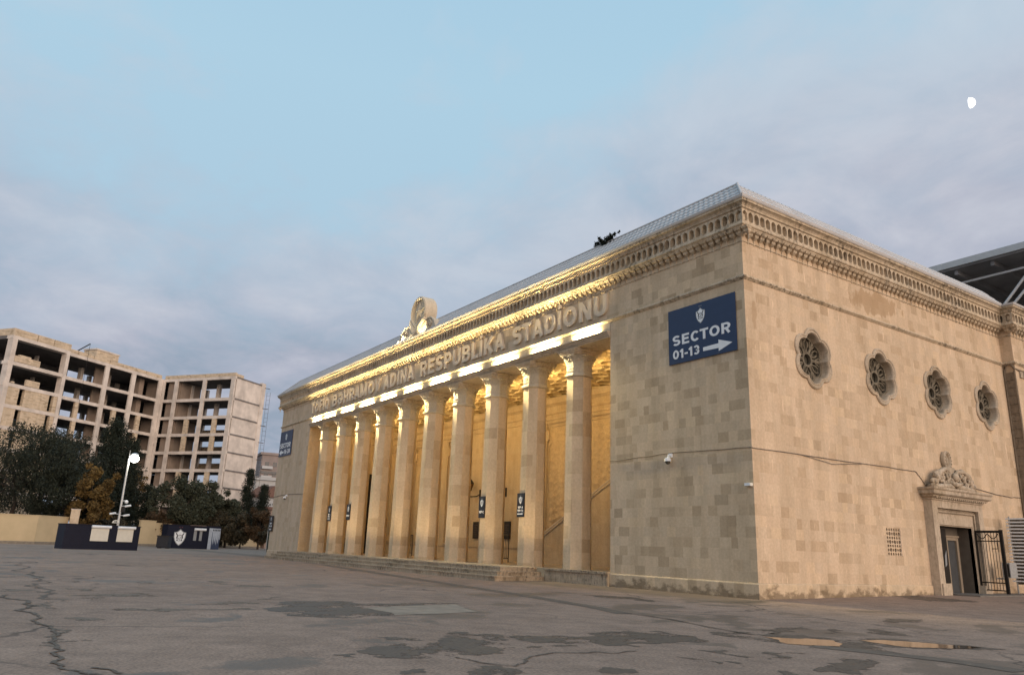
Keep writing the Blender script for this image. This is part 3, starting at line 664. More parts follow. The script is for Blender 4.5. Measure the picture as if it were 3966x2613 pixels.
# raised lettering
let = bpy.data.objects.new('lettering', None); COL.objects.link(let); let.parent = st; PO[let.name] = PO[st.name].copy()
WORDS = [('TOFİQ', -48.55, -44.35), ('BƏHRAMOV', -43.45, -33.95), ('ADINA', -33.38, -28.42), ('RESPUBLİKA', -27.47, -17.13), ('STADİONU', -16.22, -8.12)]
for wd, wx0, wx1 in WORDS:
    lay, tot = layout(wd, .205, .15); k = (wx1 - wx0) / tot
    for c, gx in lay:
        mb = MB(); put_glyph(mb, c, .205, lambda x, y, s_: (wx0 + (gx + x) * k, -.002 - .115 * s_, 12.47 + y * 1.06))
        mb.build('letter', M['letter'], let)

# portico interior
mb = MB(); mb.quad((PL, YB, ZF), (PR, YB, ZF), (PR, YB, 12), (PL, YB, 12)); mb.build('back_wall', M['inner'], st)
PANELS = [(-23.4, -8.6), (-37.0, -33.4), (-42.8, -38.4), (-48.2, -44.3)]
for (x0, x1) in PANELS:
    mb = MB(); mb.box(x0 + .25, x1 - .25, YB - .05, YB - .01, 1.62, 9.55); pn = mb.build('carved_panel', M['carved'], st)
    mb = MB()
    for q, r_ in ((0, .09), (.28, .05)):
        a0, a1, b0, b1 = x0 + q, x1 - q, 1.5 + q * .5, 9.75 - q
        e = .55
        pts = [(a0, b0), (a0, b1 - 1.3), (a0 + e * .5, b1 - 1.1), (a0 + e * .45, b1 - .6), (a0 - .0, b1 - .5), (a0, b1), (a1, b1), (a1, b1 - .5), (a1 - e * .45, b1 - .6), (a1 - e * .5, b1 - 1.1), (a1, b1 - 1.3), (a1, b0), (a0, b0)]
        mb.tube([(u, YB - .06, v) for u, v in pts], r_, 5)
    mb.build('panel_moulding', M['inner'], pn)
mb = MB()
sweepz = [(.0, 9.95), (.06, 9.97), (.06, 10.05), (.03, 10.07), (.03, 10.30), (.08, 10.33), (.12, 10.38), (.12, 10.45), (.08, 10.5), (.08, 10.85), (.16, 10.92), (.25, 11.0), (.30, 11.02), (.30, 11.1), (.4, 11.3), (.5, 11.4), (0, 11.5)]
mb.rings([[(x, YB - p, z) for p, z in sweepz] for x in (PL, PR)], close=False)
mb.rings([[(PL + p, y, z) for p, z in sweepz] for y in (1.6, YB)], close=False)
mb.build('inner_cornice', M['inner'], st)
mb = MB(); mb.box(PL, PR, YB - .06, YB - .003, 1.35, 1.5); mb.build('dado_rail', M['inner'], st)
# coffered ceiling: rosette in each round recess
ZC = 11.55
mb = MB(); mr = MB(); RC = .52
nc = int((PR - PL) / 1.283); px_ = (PR - PL) / nc; rows = 4; py_ = (YB - 1.6) / rows
ringN = 12
for j in range(rows):
    for i in range(nc):
        cx = PL + px_ * (i + .5); cy = 1.6 + py_ * (j + .5) ; sh = 0
        circ = [(cx + RC * math.cos(2 * math.pi * k / ringN), cy + RC * math.sin(2 * math.pi * k / ringN)) for k in range(ringN)]
        rect = [(cx - px_ / 2, cy - py_ / 2), (cx + px_ / 2, cy - py_ / 2), (cx + px_ / 2, cy + py_ / 2), (cx - px_ / 2, cy + py_ / 2)]
        facewall(mb, rect, [circ], lambda u, v: (u, v, ZC))
        def rg(r, z): return [(cx + r * math.cos(2 * math.pi * k / ringN), cy + r * math.sin(2 * math.pi * k / ringN), z) for k in range(ringN)]
        mb.rings([rg(RC + .10, ZC - .001), rg(RC + .08, ZC - .09), rg(RC - .02, ZC - .09), rg(RC - .04, ZC), rg(RC - .06, ZC + .22), rg(.30, ZC + .34)], True, (False, True))
        for k in range(8):                  # petals
            a = math.pi / 4 * k + .2
            mr.add([(cx + .08 * math.cos(a - .5), cy + .08 * math.sin(a - .5), ZC + .06), (cx + .36 * math.cos(a), cy + .36 * math.sin(a), ZC + .24), (cx + .08 * math.cos(a + .5), cy + .08 * math.sin(a + .5), ZC + .06), (cx + .2 * math.cos(a), cy + .2 * math.sin(a), ZC + .02)], [(0, 1, 3), (3, 1, 2)])
        mr.sphere((cx, cy, ZC + .03), .08, 8, 4)
        for (ax, ay) in ((.5, .5),):        # small drops at the crossings
            mr.rings([[(cx + px_ * ax + r * math.cos(2 * math.pi * k / 6), cy + py_ * ay + r * math.sin(2 * math.pi * k / 6), ZC - dz) for k in range(6)] for r, dz in ((.16, 0), (.10, .06), (.10, .1), (.03, .16))], True, (False, True))
cl = mb.build('ceiling', M['ceil'], st); mr.build('rosettes', M['ceil'], cl)
mb = MB(); mb.quad((PL - .1, 1, 12.3), (PR + .1, 1, 12.3), (PR + .1, YB + .1, 12.3), (PL - .1, YB + .1, 12.3)); mb.build('ceiling_slab', M['inner'], st)

# floor, stylobate and steps
mb = MB(); mb.box(PL, PR, -.13, YB, -.4, ZF); mb.build('portico_floor', M['floor'], st)
mb = MB()
mb.box(-12.55, PR, -.20, -.132, -.4, ZF - .10); mb.box(-12.55, PR, -.26, -.132, ZF - .097, ZF + .006); mb.build('stylobate', M['stepstone'], st)
for k, (zt, yo, xo) in enumerate(((.05, -3.1, 0), (.25, -2.72, .35), (.45, -2.34, .7))):
    mb = MB(); x0, x1 = -47.6 + xo, -12.56 - xo
    mb.box(x0 + .03, x1 - .03, yo + .03, -.135 - .0005 * k, -.4, zt - .07); mb.box(x0, x1, yo, -.135 - .0005 * k, zt - .068, zt)
    mb.build('step', M['stepstone'], st)
# sloping stair parapet at the right end
mb = MB()
mb.prism([(-23.9, ZF), (-23.9, 1.45), (-23.3, 1.55), (-9.0, 8.4), (PR, 8.7), (PR, ZF)], (0, 6.6, 0), (1, 0, 0), (0, 0, 1), (0, .3, 0))
pr = mb.build('stair_parapet', M['inner'], st)
mb = MB(); mb.tube([(-24.0, 6.72, 1.5), (-23.3, 6.72, 1.62), (-9.0, 6.72, 8.47), (PR, 6.72, 8.75)], .11, 6); mb.tube([(-23.9, 6.58, 1.3), (-23.3, 6.58, 1.40), (-9.0, 6.58, 8.25)], .05, 5); mb.build('coping', M['trim'], pr)
mb = MB(); mb.box(-31.3, -29.0, YB - .08, YB - .01, ZF, 4.4); d = mb.build('portico_door', M['dark'], st)
mb = MB(); mb.box(-31.6, -31.3, YB - .14, YB - .005, ZF, 4.6); mb.box(-29.0, -28.7, YB - .14, YB - .005, ZF, 4.6); mb.box(-31.6, -28.7, YB - .14, YB - .005, 4.6, 4.9); mb.build('door_frame', M['trim'], d)
mb = MB(); mb.box(PL + .01, PL + .06, 5.2, 7.3, ZF, 7.6); mb.build('portico_door', M['dark'], st)

# foiled windows
def make_rosette(cy, cz):
    mb = MB()
    def ring(r, x): return [(x, cy + a, cz + b) for a, b in foil(r)]
    mb.rings([ring(1.34, -.01), ring(1.34, .05), ring(1.30, .09), ring(1.24, .09), ring(1.21, .05), ring(1.18, .05), ring(1.16, .075), ring(1.12, .075), ring(1.09, .03), ring(1.078, -.02), ring(1.05, -.40)], True)
    w = mb.build('foiled_window', M['trim'], st)
    mb = MB(); mb.add([(-.44, cy + a, cz + b) for a, b in foil(1.06)], [tuple(range(54))]); mb.build('glass', M['glass'], w)
    mb = MB()
    def ring2(r, x, n=20): return [(x, cy + r * math.cos(2 * math.pi * k / n), cz + r * math.sin(2 * math.pi * k / n)) for k in range(n)]
    mb.rings([ring2(.24, -.40), ring2(.24, -.27), ring2(.34, -.27), ring2(.34, -.40)], True)
    for k in range(6):
        a = math.pi / 3 * k + math.pi / 2 + math.pi / 6; pt = lambda r, an: Vector((-.33, cy + r * math.cos(an), cz + r * math.sin(an)))
        mb.tube([pt(.32, a), pt(.55, a), pt(.98, a)], [.085, .06, .10], 6)
        p_ = a + math.pi / 6
        mb.tube([pt(.34, p_), pt(.58, p_ - .20), pt(.78, p_ - .16), pt(.90, p_), pt(.78, p_ + .16), pt(.58, p_ + .20), pt(.34, p_)], .04, 5)
        mb.tube([pt(.55, a), pt(.70, a + .16), pt(.92, a + .20)], .035, 5); mb.tube([pt(.55, a), pt(.70, a - .16), pt(.92, a - .20)], .035, 5)
    r0 = foil(1.06); r1 = foil(.95)
    mb.rings([[(-.40, cy + a, cz + b) for a, b in r0], [(-.27, cy + a, cz + b) for a, b in r0], [(-.27, cy + a, cz + b) for a, b in r1], [(-.40, cy + a, cz + b) for a, b in r1]], True)
    mb.build('tracery', M['tracery'], w)
    return w
w0 = make_rosette(*ROS[0])
for cy, cz in ROS[1:]: dup_part(w0, (0, cy - ROS[0][0], 0), st)
# pierced stone grille
mb = MB(); mb.quad((-.16, GY0, GZ0), (-.16, GY1, GZ0), (-.16, GY1, GZ1), (-.16, GY0, GZ1)); vg = mb.build('vent_opening', M['dark'], st)
mb = MB()
nu, nv = 6, 7; du, dv = (GY1 - GY0) / nu, (GZ1 - GZ0) / nv
for i in range(nu):
    for j in range(nv):
        c = (GY0 + du * (i + .5), GZ0 + dv * (j + .5)); r = .088 if (i % 2 == 1 and j % 2 == 1) else .066
        hole = [(c[0] + r * math.cos(2 * math.pi * k / 8 + .39), c[1] + r * math.sin(2 * math.pi * k / 8 + .39)) for k in range(8)]
        rect = [(c[0] - du / 2, c[1] - dv / 2), (c[0] + du / 2, c[1] - dv / 2), (c[0] + du / 2, c[1] + dv / 2), (c[0] - du / 2, c[1] + dv / 2)]
        facewall(mb, rect, [hole], lambda u, v: (-.015, u, v)); mb.rings([[(-.015, u, v) for u, v in hole], [(-.1, u, v) for u, v in hole]], True)
mb.build('stone_grille', M['stone_side'], vg)

# side portal
mb = MB()
PY0, PY1, PJ = 11.92, 16.58, .39
mb.box(.003, PJ, PY0, PY0 + .45, -.4, 4.17); mb.box(.003, PJ, PY1 - .45, PY1, -.4, 4.17)
mb.box(.003, PJ, PY0 + .45, PY1 - .45, 3.80, 4.17)
mb.box(.003, .17, PY0 + .45, DY0, -.4, 3.80); mb.box(.003, .17, DY1, PY1 - .45, -.4, 3.80); mb.box(.003, .17, DY0, DY1, DZ1, 3.80)
for q, x_ in ((.0, .20), (.1, .26)):
    mb.tube([(x_ - .03, PY0 + .47 + q, .4), (x_ - .03, PY0 + .47 + q, 3.74 - q), (x_ - .03, PY1 - .47 - q, 3.74 - q), (x_ - .03, PY1 - .47 - q, .4)], .05, 5)
mb.tube([(.18, DY0 - .06, .3), (.18, DY0 - .06, DZ1 + .06), (.18, DY1 + .06, DZ1 + .06), (.18, DY1 + .06, .3)], .04, 5)
mb.box(.395, .46, DY0 - .75, DY0 - .02, -.4, .5); mb.box(.17, .46, DY1 + .04, DY1 + .7, -.4, .42)
sweep(mb, [(0, PY0), (PJ, PY0), (PJ, PY1), (0, PY1)], [(.0, 4.12), (.05, 4.14), (.05, 4.2), (.12, 4.24), (.2, 4.28), (.2, 4.32), (.30, 4.36), (.34, 4.40), (.34, 4.55), (.38, 4.57), (.40, 4.62), (.40, 4.68), (-.39, 4.70)])
for k in range(24): mb.box(PJ + .1, PJ + .2, PY0 + .1 + k * .19, PY0 + .2 + k * .19, 4.21, 4.29)
po = mb.build('side_portal', M['trim'], st)
mb = MB()       # vestibule behind the opening
mb.quad((.16, DY0, -.1), (-.5, DY0, -.1), (-.5, DY0, DZ1), (.16, DY0, DZ1)); mb.quad((.16, DY1, -.1), (-.5, DY1, -.1), (-.5, DY1, DZ1), (.16, DY1, DZ1))
mb.quad((.16, DY0, DZ1), (.16, DY1, DZ1), (-.5, DY1, DZ1), (-.5, DY0, DZ1)); mb.quad((-.5, DY0, -.1), (-.5, DY1, -.1), (-.5, DY1, DZ1), (-.5, DY0, DZ1)); mb.quad((.16, DY0, .0), (.16, DY1, .0), (-.5, DY1, .0), (-.5, DY0, .0))
mb.build('vestibule', plain('vestibule_plaster', (.12, .10, .08), .9), po)
mb = MB(); mb.box(-.47, -.44, 14.42, 15.25, 0, 2.42); dr = mb.build('door', M['doorgrey'], po)
mb = MB(); mb.box(-.48, -.36, 14.27, 14.42, 0, 2.56); mb.box(-.48, -.36, 15.25, 15.42, 0, 2.56); mb.box(-.48, -.36, 14.42, 15.25, 2.42, 2.56); mb.box(-.48, -.32, 14.22, 15.47, 2.563, 2.64); mb.build('door_frame', plain('dull_door_frame', (.26, .21, .155), .8), dr)
mb = MB(); mb.box(-.2, 1.5, 12.95, 24, -.3, .06, T=lambda v: v); mb.build('doorstep', plain('worn_concrete_step', (.17, .15, .13), .8, var=.2), po)
# carved crest over the portal: oval medallion with wreath, beasts and acanthus scrolls
mb = MB(); cy = 14.2; z0 = 4.70; xx = .34
def curl(c, r0, turns, s_, w=.10, n=26, x=xx):
    pts = []; rr = []
    for k in range(n):
        f = k / (n - 1); a = f * turns * 2 * math.pi; r = r0 * (1 - .8 * f)
        pts.append((x + .05 * f, c[0] + s_ * r * math.cos(a), c[1] + r * math.sin(a))); rr.append(w * (1 - .55 * f))
    mb.tube(pts, rr, 7)
def ov(rx_, rz_, x, n=28): return [(x, cy + rx_ * math.cos(2 * math.pi * k / n), z0 + 1.45 + rz_ * math.sin(2 * math.pi * k / n)) for k in range(n)]
mb.rings([ov(.31, .45, .02), ov(.33, .47, .16), ov(.30, .44, .22), ov(.23, .36, .22), ov(.20, .32, .14), ov(.19, .31, .1)], True, (False, True))
for k in range(14):
    a = 2 * math.pi * k / 14; mb.sphere((.23, cy + .265 * math.cos(a), z0 + 1.45 + .40 * math.sin(a)), .04, 6, 4)
mb.rings([[(.1, cy + .09 * math.cos(a) , z0 + 1.38 + .22 * math.sin(a)) for a in [2 * math.pi * k / 8 for k in range(8)]], [(.2, cy + .05 * math.cos(a), z0 + 1.42 + .14 * math.sin(a)) for a in [2 * math.pi * k / 8 for k in range(8)]]], True, (True, True))
for s_ in (-1, 1):
    curl((cy + s_ * .42, z0 + .72), .24, 1.3, s_, .11); curl((cy + s_ * .95, z0 + .50), .30, 1.2, s_, .13); curl((cy + s_ * .30, z0 + .28), .26, 1.1, -s_, .12); curl((cy + s_ * 1.35, z0 + .22), .20, 1.2, s_, .10)
    mb.tube([(xx, cy + s_ * .35, z0 + .85), (xx + .06, cy + s_ * .7, z0 + .95), (xx + .04, cy + s_ * 1.05, z0 + .75), (xx, cy + s_ * 1.25, z0 + .35), (xx, cy + s_ * 1.62, z0 + .06)], [.08, .13, .15, .13, .06], 8)
    mb.tube([(xx, cy + s_ * .1, z0 + .1), (xx + .08, cy + s_ * .5, z0 + .14), (xx + .05, cy + s_ * 1.0, z0 + .1), (xx, cy + s_ * 1.5, z0 + .05)], [.12, .15, .13, .07], 8)
    for k in range(9): mb.sphere((xx + .1, cy + s_ * (.3 + .14 * k), z0 + .45 + .22 * math.sin(k * 1.3)), .075, 7, 5, sc=(1, .8, 1.3))
mb.sphere((xx + .1, cy, z0 + .62), .19, 10, 7, sc=(.9, .9, 1.1)); mb.tube([(xx + .1, cy - .45, z0 + .35), (xx + .16, cy, z0 + .22), (xx + .1, cy + .45, z0 + .35)], [.08, .13, .08], 8)
mb.box(.02, .30, cy - 1.45, cy + 1.45, z0, z0 + .16)
mb.prism([(-1.35, .1), (1.35, .1), (.95, .55), (.5, .85), (.35, 1.1), (-.35, 1.1), (-.5, .85), (-.95, .55)], (.02, cy, z0), (0, 1, 0), (0, 0, 1), (.26, 0, 0))
mb.v = [Vector((v.x, cy + (v.y - cy) * (1.28 if v.z < z0 + .98 else 1.0), z0 + (v.z - z0) * .97)) for v in mb.v]
mb.build('carved_crest', M['trim'], po, smooth=True)

# medallion on the roof edge
mb = MB(); cx, cz, y0, rr_ = -28.0, 17.28, -.35, 1.12
def rg(r, y, n=40): return [(cx + r * math.cos(2 * math.pi * k / n), y, cz + r * math.sin(2 * math.pi * k / n)) for k in range(n)]
mb.rings([rg(rr_ * .6, y0 + 1.02), rg(rr_ * .95, y0 + 1.0), rg(rr_ + .02, y0 + .9), rg(rr_ + .02, y0 + .12), rg(rr_, y0 + .04), rg(rr_ - .06, y0), rg(rr_ - .13, y0), rg(rr_ - .17, y0 + .05), rg(rr_ - .18, y0 + .2)], True, (True, True))
rm = mb.build('roof_medallion', M['crest_stone'], st)
mb = MB()
P5 = [(.86 if k % 2 == 0 else .34) for k in range(10)]
tip = (cx, y0 - .04, cz)
sv = [(cx + P5[k] * math.sin(math.pi * k / 5), y0 + .19, cz + P5[k] * math.cos(math.pi * k / 5)) for k in range(10)] + [tip]
mb.add(sv, [(k, (k + 1) % 10, 10) for k in range(10)])
mb.rings([[(cx + (.97 + .03) * r * math.cos(2 * math.pi * k / 40), y, cz + r * math.sin(2 * math.pi * k / 40)) for k in range(40)] for r, y in ((.93, y0 + .2), (.93, y0 + .12), (.87, y0 + .12), (.87, y0 + .2))], True)
mb.build('star_relief', M['crest_stone'], rm)
for s_ in (-1, 1):
    mb = MB(); pr_ = []
    for k in range(13): 
        f = k / 12; pr_.append((2.75 - 1.75 * f, .02 + 1.22 * math.sin(f * math.pi / 2) ** .8))
    for k in range(10): a = -.3 + k * .5; pr_.append((.95 + .25 * math.cos(a + 1.4), 1.15 + .28 * math.sin(a + 1.4)))
    poly = [(2.75, 0), (2.72, .25), (2.5, .62), (2.2, .90), (1.85, 1.05), (1.5, 1.05), (1.2, .98), (1.02, 1.12), (.92, 1.35), (.6, 1.2), (0, .8), (0, 0)]
    mb.prism([(s_ * a, b) for a, b in poly], (cx, y0 + .1, 15.42), (1, 0, 0), (0, 0, 1), (0, .75, 0))
    mb.tube([(cx + s_ * a, y0 + .08, 15.42 + b) for a, b in poly[:9]], .07, 6)
    pts = []; 
    for k in range(22):
        f = k / 21; a = f * 3.2 * math.pi; r = .34 * (1 - .75 * f); pts.append((cx + s_ * (1.75 + r * math.cos(a)), y0 + .06, 15.42 + .55 + r * math.sin(a)))
    mb.tube(pts, .07, 6)
    mb.tube([(cx + s_ * .25, y0 + .0, 15.6), (cx + s_ * .55, y0 - .02, 16.1), (cx + s_ * 1.0, y0 + .02, 16.55), (cx + s_ * 1.12, y0 + .05, 16.9)], [.14, .16, .12, .05], 7)
    mb.build('scroll', M['crest_stone'], rm, smooth=False)
mb = MB(); mb.box(cx - .75, cx + .75, y0 + .0, y0 + .9, 15.40, 16.25); mb.box(cx - .9, cx + .9, y0 - .05, y0 + .95, 15.42, 15.58)
for k in range(7): mb.sphere((cx - .54 + .18 * k, y0 + .0, 15.8 + .1 * math.sin(k * 2.1)), .13, 8, 5)
mb.build('pedestal', M['crest_stone'], rm)

# grandstand canopy behind the stadium
gt = thing('grandstand_canopy', (-10, 50, -0.15), 'dark grandstand canopy with pale edge and white tubes behind the stadium', 'grandstand roof')
YE, ZE = 44.0, 27.1
mb = MB()
mb.box(-60, 40, YE, YE + 46, ZE - .5, ZE - .2)
for k in range(34): mb.box(-60 + 3 * k, -59.7 + 3 * k, YE + .4, YE + 46, ZE - .9, ZE - .5)
mb.build('canopy_sheet', M['canopy'], gt)
mb = MB(); mb.box(-60, 40, YE - .25, YE, ZE - .35, ZE + .22); mb.build('edge_fascia', plain('pale_fascia', (.46, .47, .48), .6, var=.05), gt)
mb = MB(); mb.tube([(-60, YE + 1.6, ZE - 1.35), (40, YE + 1.6, ZE - 1.35)], .10, 6); mb.build('edge_tube', M['white'], gt)
for k in range(6):
    x = -45.0 + 9.2 * k; mb = MB(); mb.tube([(x - 3.6, YE + 2, 20), (x + 2.05, YE + 2, 26.2)], .11, 6); mb.tube([(x - 3.3, YE + 2.3, 20), (x + 3.0, YE + 2.3, 26.2)], .11, 6); mb.build('raking_tube', M['white'], gt)
    mb = MB(); mb.tube([(x + 2.4, YE + 2, 26.2), (x - 5.5, YE + 28, 24.4)], .11, 5); mb.tube([(x + 3.6, YE + 2, 26.2), (x + 9.5, YE + 28, 24.4)], .11, 5); mb.build('roof_brace', M['canopy'], gt)
mb = MB()
for k in range(40): mb.tube([(-60 + 2.4 * k, YE + 13, 24.6), (-60 + 2.4 * k + 1.7, YE + 13, 24.55)], .07, 5)
mb.build('lower_tube', M['white'], gt)
mb = MB(); mb.box(-60, 40, YE + 30, YE + 31, -.2, 26); mb.box(-60, 40, YE + 12, YE + 30, -.2, 12); mb.build('stand_wall', M['canopy'], gt)

# ------------------------------------------------------------------ signs
def crest(mb, O, U, V, W, cx, cz, h, d, mi):       # club shield; mi = (white, grey, black, red)
    O, U, V, W = map(Vector, (O, U, V, W)); s = h
    def pol(pts, lv, m_): mb.prism([(cx + x * s, cz + y * s) for x, y in pts], O + W * (d + .003 * lv), U, V, W * .003, m_)
    sh = [(-.36, .30), (-.20, .33), (-.08, .42), (0, .50), (.08, .42), (.20, .33), (.36, .30), (.35, .02), (.29, -.18), (.17, -.36), (0, -.50), (-.17, -.36), (-.29, -.18), (-.35, .02)]
    pol(sh, 0, mi[1]); pol([(x * .88, y * .89 - .005) for x, y in sh], 1, mi[0])
    horse = [(.10, -.22), (.17, -.20), (.15, -.10), (.20, -.02), (.17, .08), (.20, .16), (.25, .21), (.235, .27), (.19, .25), (.14, .17), (.10, .08), (.13, .0), (.10, -.1)]
    pol(horse, 2, mi[2]); pol([(-x, y) for x, y in horse][::-1], 2, mi[2])
    pol([(.145 * math.cos(k * math.pi / 8), -.08 + .145 * math.sin(k * math.pi / 8)) for k in range(16)], 2, mi[1])
    pol([(.125 * math.cos(k * math.pi / 8), -.08 + .125 * math.sin(k * math.pi / 8)) for k in range(16)], 3, mi[0])
    for a in (90, 210, 330): pol([(.075 * math.cos(R(a + 90)) * .85 + .035 * math.cos(k * math.pi / 3), -.08 + .075 * math.sin(R(a + 90)) * .85 + .035 * math.sin(k * math.pi / 3)) for k in range(6)], 4, mi[2])
    pol([(-.15, .12), (0, .17), (.15, .12), (.12, .08), (0, .12), (-.12, .08)], 3, mi[1])
    for sx_ in (-1, 1): pol([(sx_ * .07 + (.05 if k % 2 == 0 else .022) * math.sin(k * math.pi / 5), .60 + (.05 if k % 2 == 0 else .022) * math.cos(k * math.pi / 5)) for k in range(10)], 1, mi[3])
MATS4 = [M['white'], M['grey'], M['black'], M['red']]
def board(name, O, U, V, W, w, h, mat, label, lines, cr, arrow=None, star=1):
    O, U, V, W = map(Vector, (O, U, V, W)); r = thing(name, O, label, 'sign')
    mb = MB(); mb.prism([(0, 0), (w, 0), (w, h), (0, h)], O, U, V, W * .04); mb.build('sign_board', mat, r)
    mb = MB(); crest(mb, O, U, V, W, cr[0], cr[1], cr[2], .041, (0, 1, 2, star)); mb.build('club_crest', MATS4, r)
    mb = MB()
    for (tx, x0, x1, z0, z1) in lines: text(mb, tx, O, U, V, W, x0, x1, z0, z1, (.041), .049, .2)
    mb.build('lettering', M['white'], r)
    if arrow:
        mb = MB(); mb.prism(arrow, O + W * .041, U, V, W * .006); mb.build('arrow', M['white'], r)
    return r
U, V, W = (1, 0, 0), (0, 0, 1), (0, -1, 0)
board('sector_sign', (-4.08, -.03, 9.17), U, V, W, 3.66, 2.42, M['signnavy'], 'large navy SECTOR 01-13 sign with right arrow beside the corner', [('SECTOR', .24, 3.38, .79, 1.24), ('01-13', .24, 1.72, .20, .60)], (1.84, 1.84, .70), [(1.93, .27), (2.75, .25), (2.75, .12), (3.45, .36), (2.75, .60), (2.75, .45), (1.93, .43)])
board('sector_sign', (-56.6, -.03, 9.18), U, V, W, 3.5, 2.42, M['signnavy'], 'smaller-looking SECTOR 16-28 sign with left arrow on the far end wall', [('SECTOR', .2, 3.2, .79, 1.26), ('16-28', 1.6, 3.2, .20, .62)], (1.75, 1.84, .72), [(1.4, .47), (.75, .49), (.75, .64), (.15, .38), (.75, .12), (.75, .27), (1.4, .29)])
VY = .115
board('vip_sign', (-19.30, VY, 2.93), U, V, W, .62, 1.2, M['signblack'], 'narrow black VIP C sign on the third column from the right', [('VIP C', .06, .56, .26, .40)], (.31, .83, .46))
board('vip_sign', (-15.47, VY, 2.93), U, V, W, .64, 1.24, M['signblack'], 'narrow black VIP A VIP C2 sign on the second column from the right', [('VIP A', .10, .54, .44, .56), ('VIP C2', .06, .58, .27, .39)], (.32, .88, .44), [(.06, .13), (.48, .13), (.48, .10), (.58, .16), (.48, .22), (.48, .19), (.06, .19)])
board('vip_sign', (-38.62, VY, 3.0), U, V, W, .66, 1.2, M['signblack'], 'narrow black sign with crest and one VIP line on the third column from the left', [('VIP B', .06, .60, .26, .40)], (.33, .83, .46))
board('vip_sign', (-42.50, VY, 2.96), U, V, W, .66, 1.2, M['signblack'], 'narrow black sign with three short lines on the second column from the left', [('VIP A', .1, .56, .46, .56), ('VIP C', .1, .56, .30, .40), ('VIP D', .1, .56, .12, .22)], (.33, .88, .36))
board('gate_sign', (-57.05, -.07, 2.12), U, V, W, 1.2, 1.45, M['signblack'], 'black sign with white lines at the far left corner of the stadium', [('VIP', .3, .9, .66, .80), ('16-28', .2, 1.0, .42, .56), ('VIP', .3, .9, .12, .24)], (.6, 1.15, .38))

def plaque(x0, x1, lab):
    r = thing('wall_plaque', (x0, YB - .03, 1.97), lab, 'plaque')
    mb = MB(); mb.box(x0, x1, YB - .10, YB - .02, 1.97, 3.2); p = mb.build('plate', M['iron'], r)
    mb = MB()
    for k in range(7): mb.box(x0 + .15, x1 - .15 - (k % 3) * .1, YB - .112, YB - .101, 2.15 + k * .13, 2.19 + k * .13)
    mb.build('inscription', plain('dull_bronze', (.07, .05, .035), .5), p)
plaque(-32.5, -31.65, 'dark bronze plaque on the back wall under the left lantern')
plaque(-28.5, -27.5, 'dark bronze plaque on the back wall under the right lantern')
def lantern(x, lab):
    r = thing('wall_lantern', (x, YB, 5.2), lab, 'lantern', 'lanterns flanking the portico door')
    y = YB - .55; mb = MB(); mb.tube([(x + .75, YB - .02, 5.25), (x + .6, YB - .2, 5.1), (x + .3, y, 5.05), (x + .05, y, 5.12), (x, y, 5.42)], .05, 6); mb.box(x + .68, x + .86, YB - .05, YB - .005, 4.95, 5.6)
    mb.lathe([(.04, 5.40), (.12, 5.45), (.12, 5.5)], (x, y, 0), 8); mb.build('bracket', M['iron'], r)
    mb = MB(); mb.lathe([(.17, 5.5), (.32, 6.05)], (x, y, 0), 6); mb.build('lantern_glass', plain('amber_glass', (.16, .09, .04), .25), r)
    mb = MB(); mb.lathe([(.36, 6.05), (.34, 6.12), (.16, 6.38), (.05, 6.48), (.03, 6.7)], (x, y, 0), 6)
    for k in range(6): a = k * math.pi / 3; mb.tube([(x + .175 * math.cos(a), y + .175 * math.sin(a), 5.5), (x + .33 * math.cos(a), y + .33 * math.sin(a), 6.05)], .02, 4)
    mb.build('cap', M['iron'], r)
lantern(-32.6, 'dark iron lantern on a curved bracket left of the portico door')
lantern(-29.05, 'dark iron lantern half hidden behind the column showing VIP C')
def railing(x0, x1, y, lab, panel=False):
    r = thing('iron_railing', (x0, y, ZF), lab, 'railing')
    mb = MB(); mb.tube([(x0, y, ZF), (x0, y, 2.15)], .035, 5); mb.tube([(x1, y, ZF), (x1, y, 2.15)], .035, 5); mb.tube([(x0, y, 2.12), (x1, y, 2.12)], .035, 5); mb.tube([(x0, y, .7), (x1, y, .7)], .03, 5); mb.build('frame', M['iron'], r)
    mb = MB(); n = 7
    for k in range(1, n): mb.tube([(x0 + (x1 - x0) * k / n, y, .7), (x0 + (x1 - x0) * k / n, y, 2.1)], .016, 4)
    mb.build('bars', M['iron'], r)
railing(-25.6, -24.2, 5.6, 'dark iron railing beside the second column from the right')
railing(-40.9, -39.6, 6.5, 'dark iron railing beside the sixth column from the right')
r = thing('cabinet', (-26.6, 5.4, ZF), 'tall dark cabinet left of the iron railing in the portico', 'cabinet')
mb = MB(); mb.box(-26.5, -25.75, 5.3, 5.8, ZF, 1.78); mb.box(-26.53, -25.72, 5.27, 5.83, 1.781, 1.86); mb.build('body', M['iron'], r); mb = MB(); mb.box(-26.45, -25.8, 5.27, 5.298, ZF + .1, 1.7); mb.build('door', M['black'], r)
r = thing('litter_bin', (-48.1, 3.4, ZF), 'grey-green upright bin against the left portico wall', 'bin')
mb = MB(); mb.box(-48.3, -47.2, 3.1, 3.9, ZF, 1.62); mb.build('body', plain('grey_green_metal', (.06, .065, .055), .6), r); mb = MB(); mb.box(-48.35, -47.15, 3.05, 3.95, 1.622, 1.74); mb.build('lid', M['iron'], r)

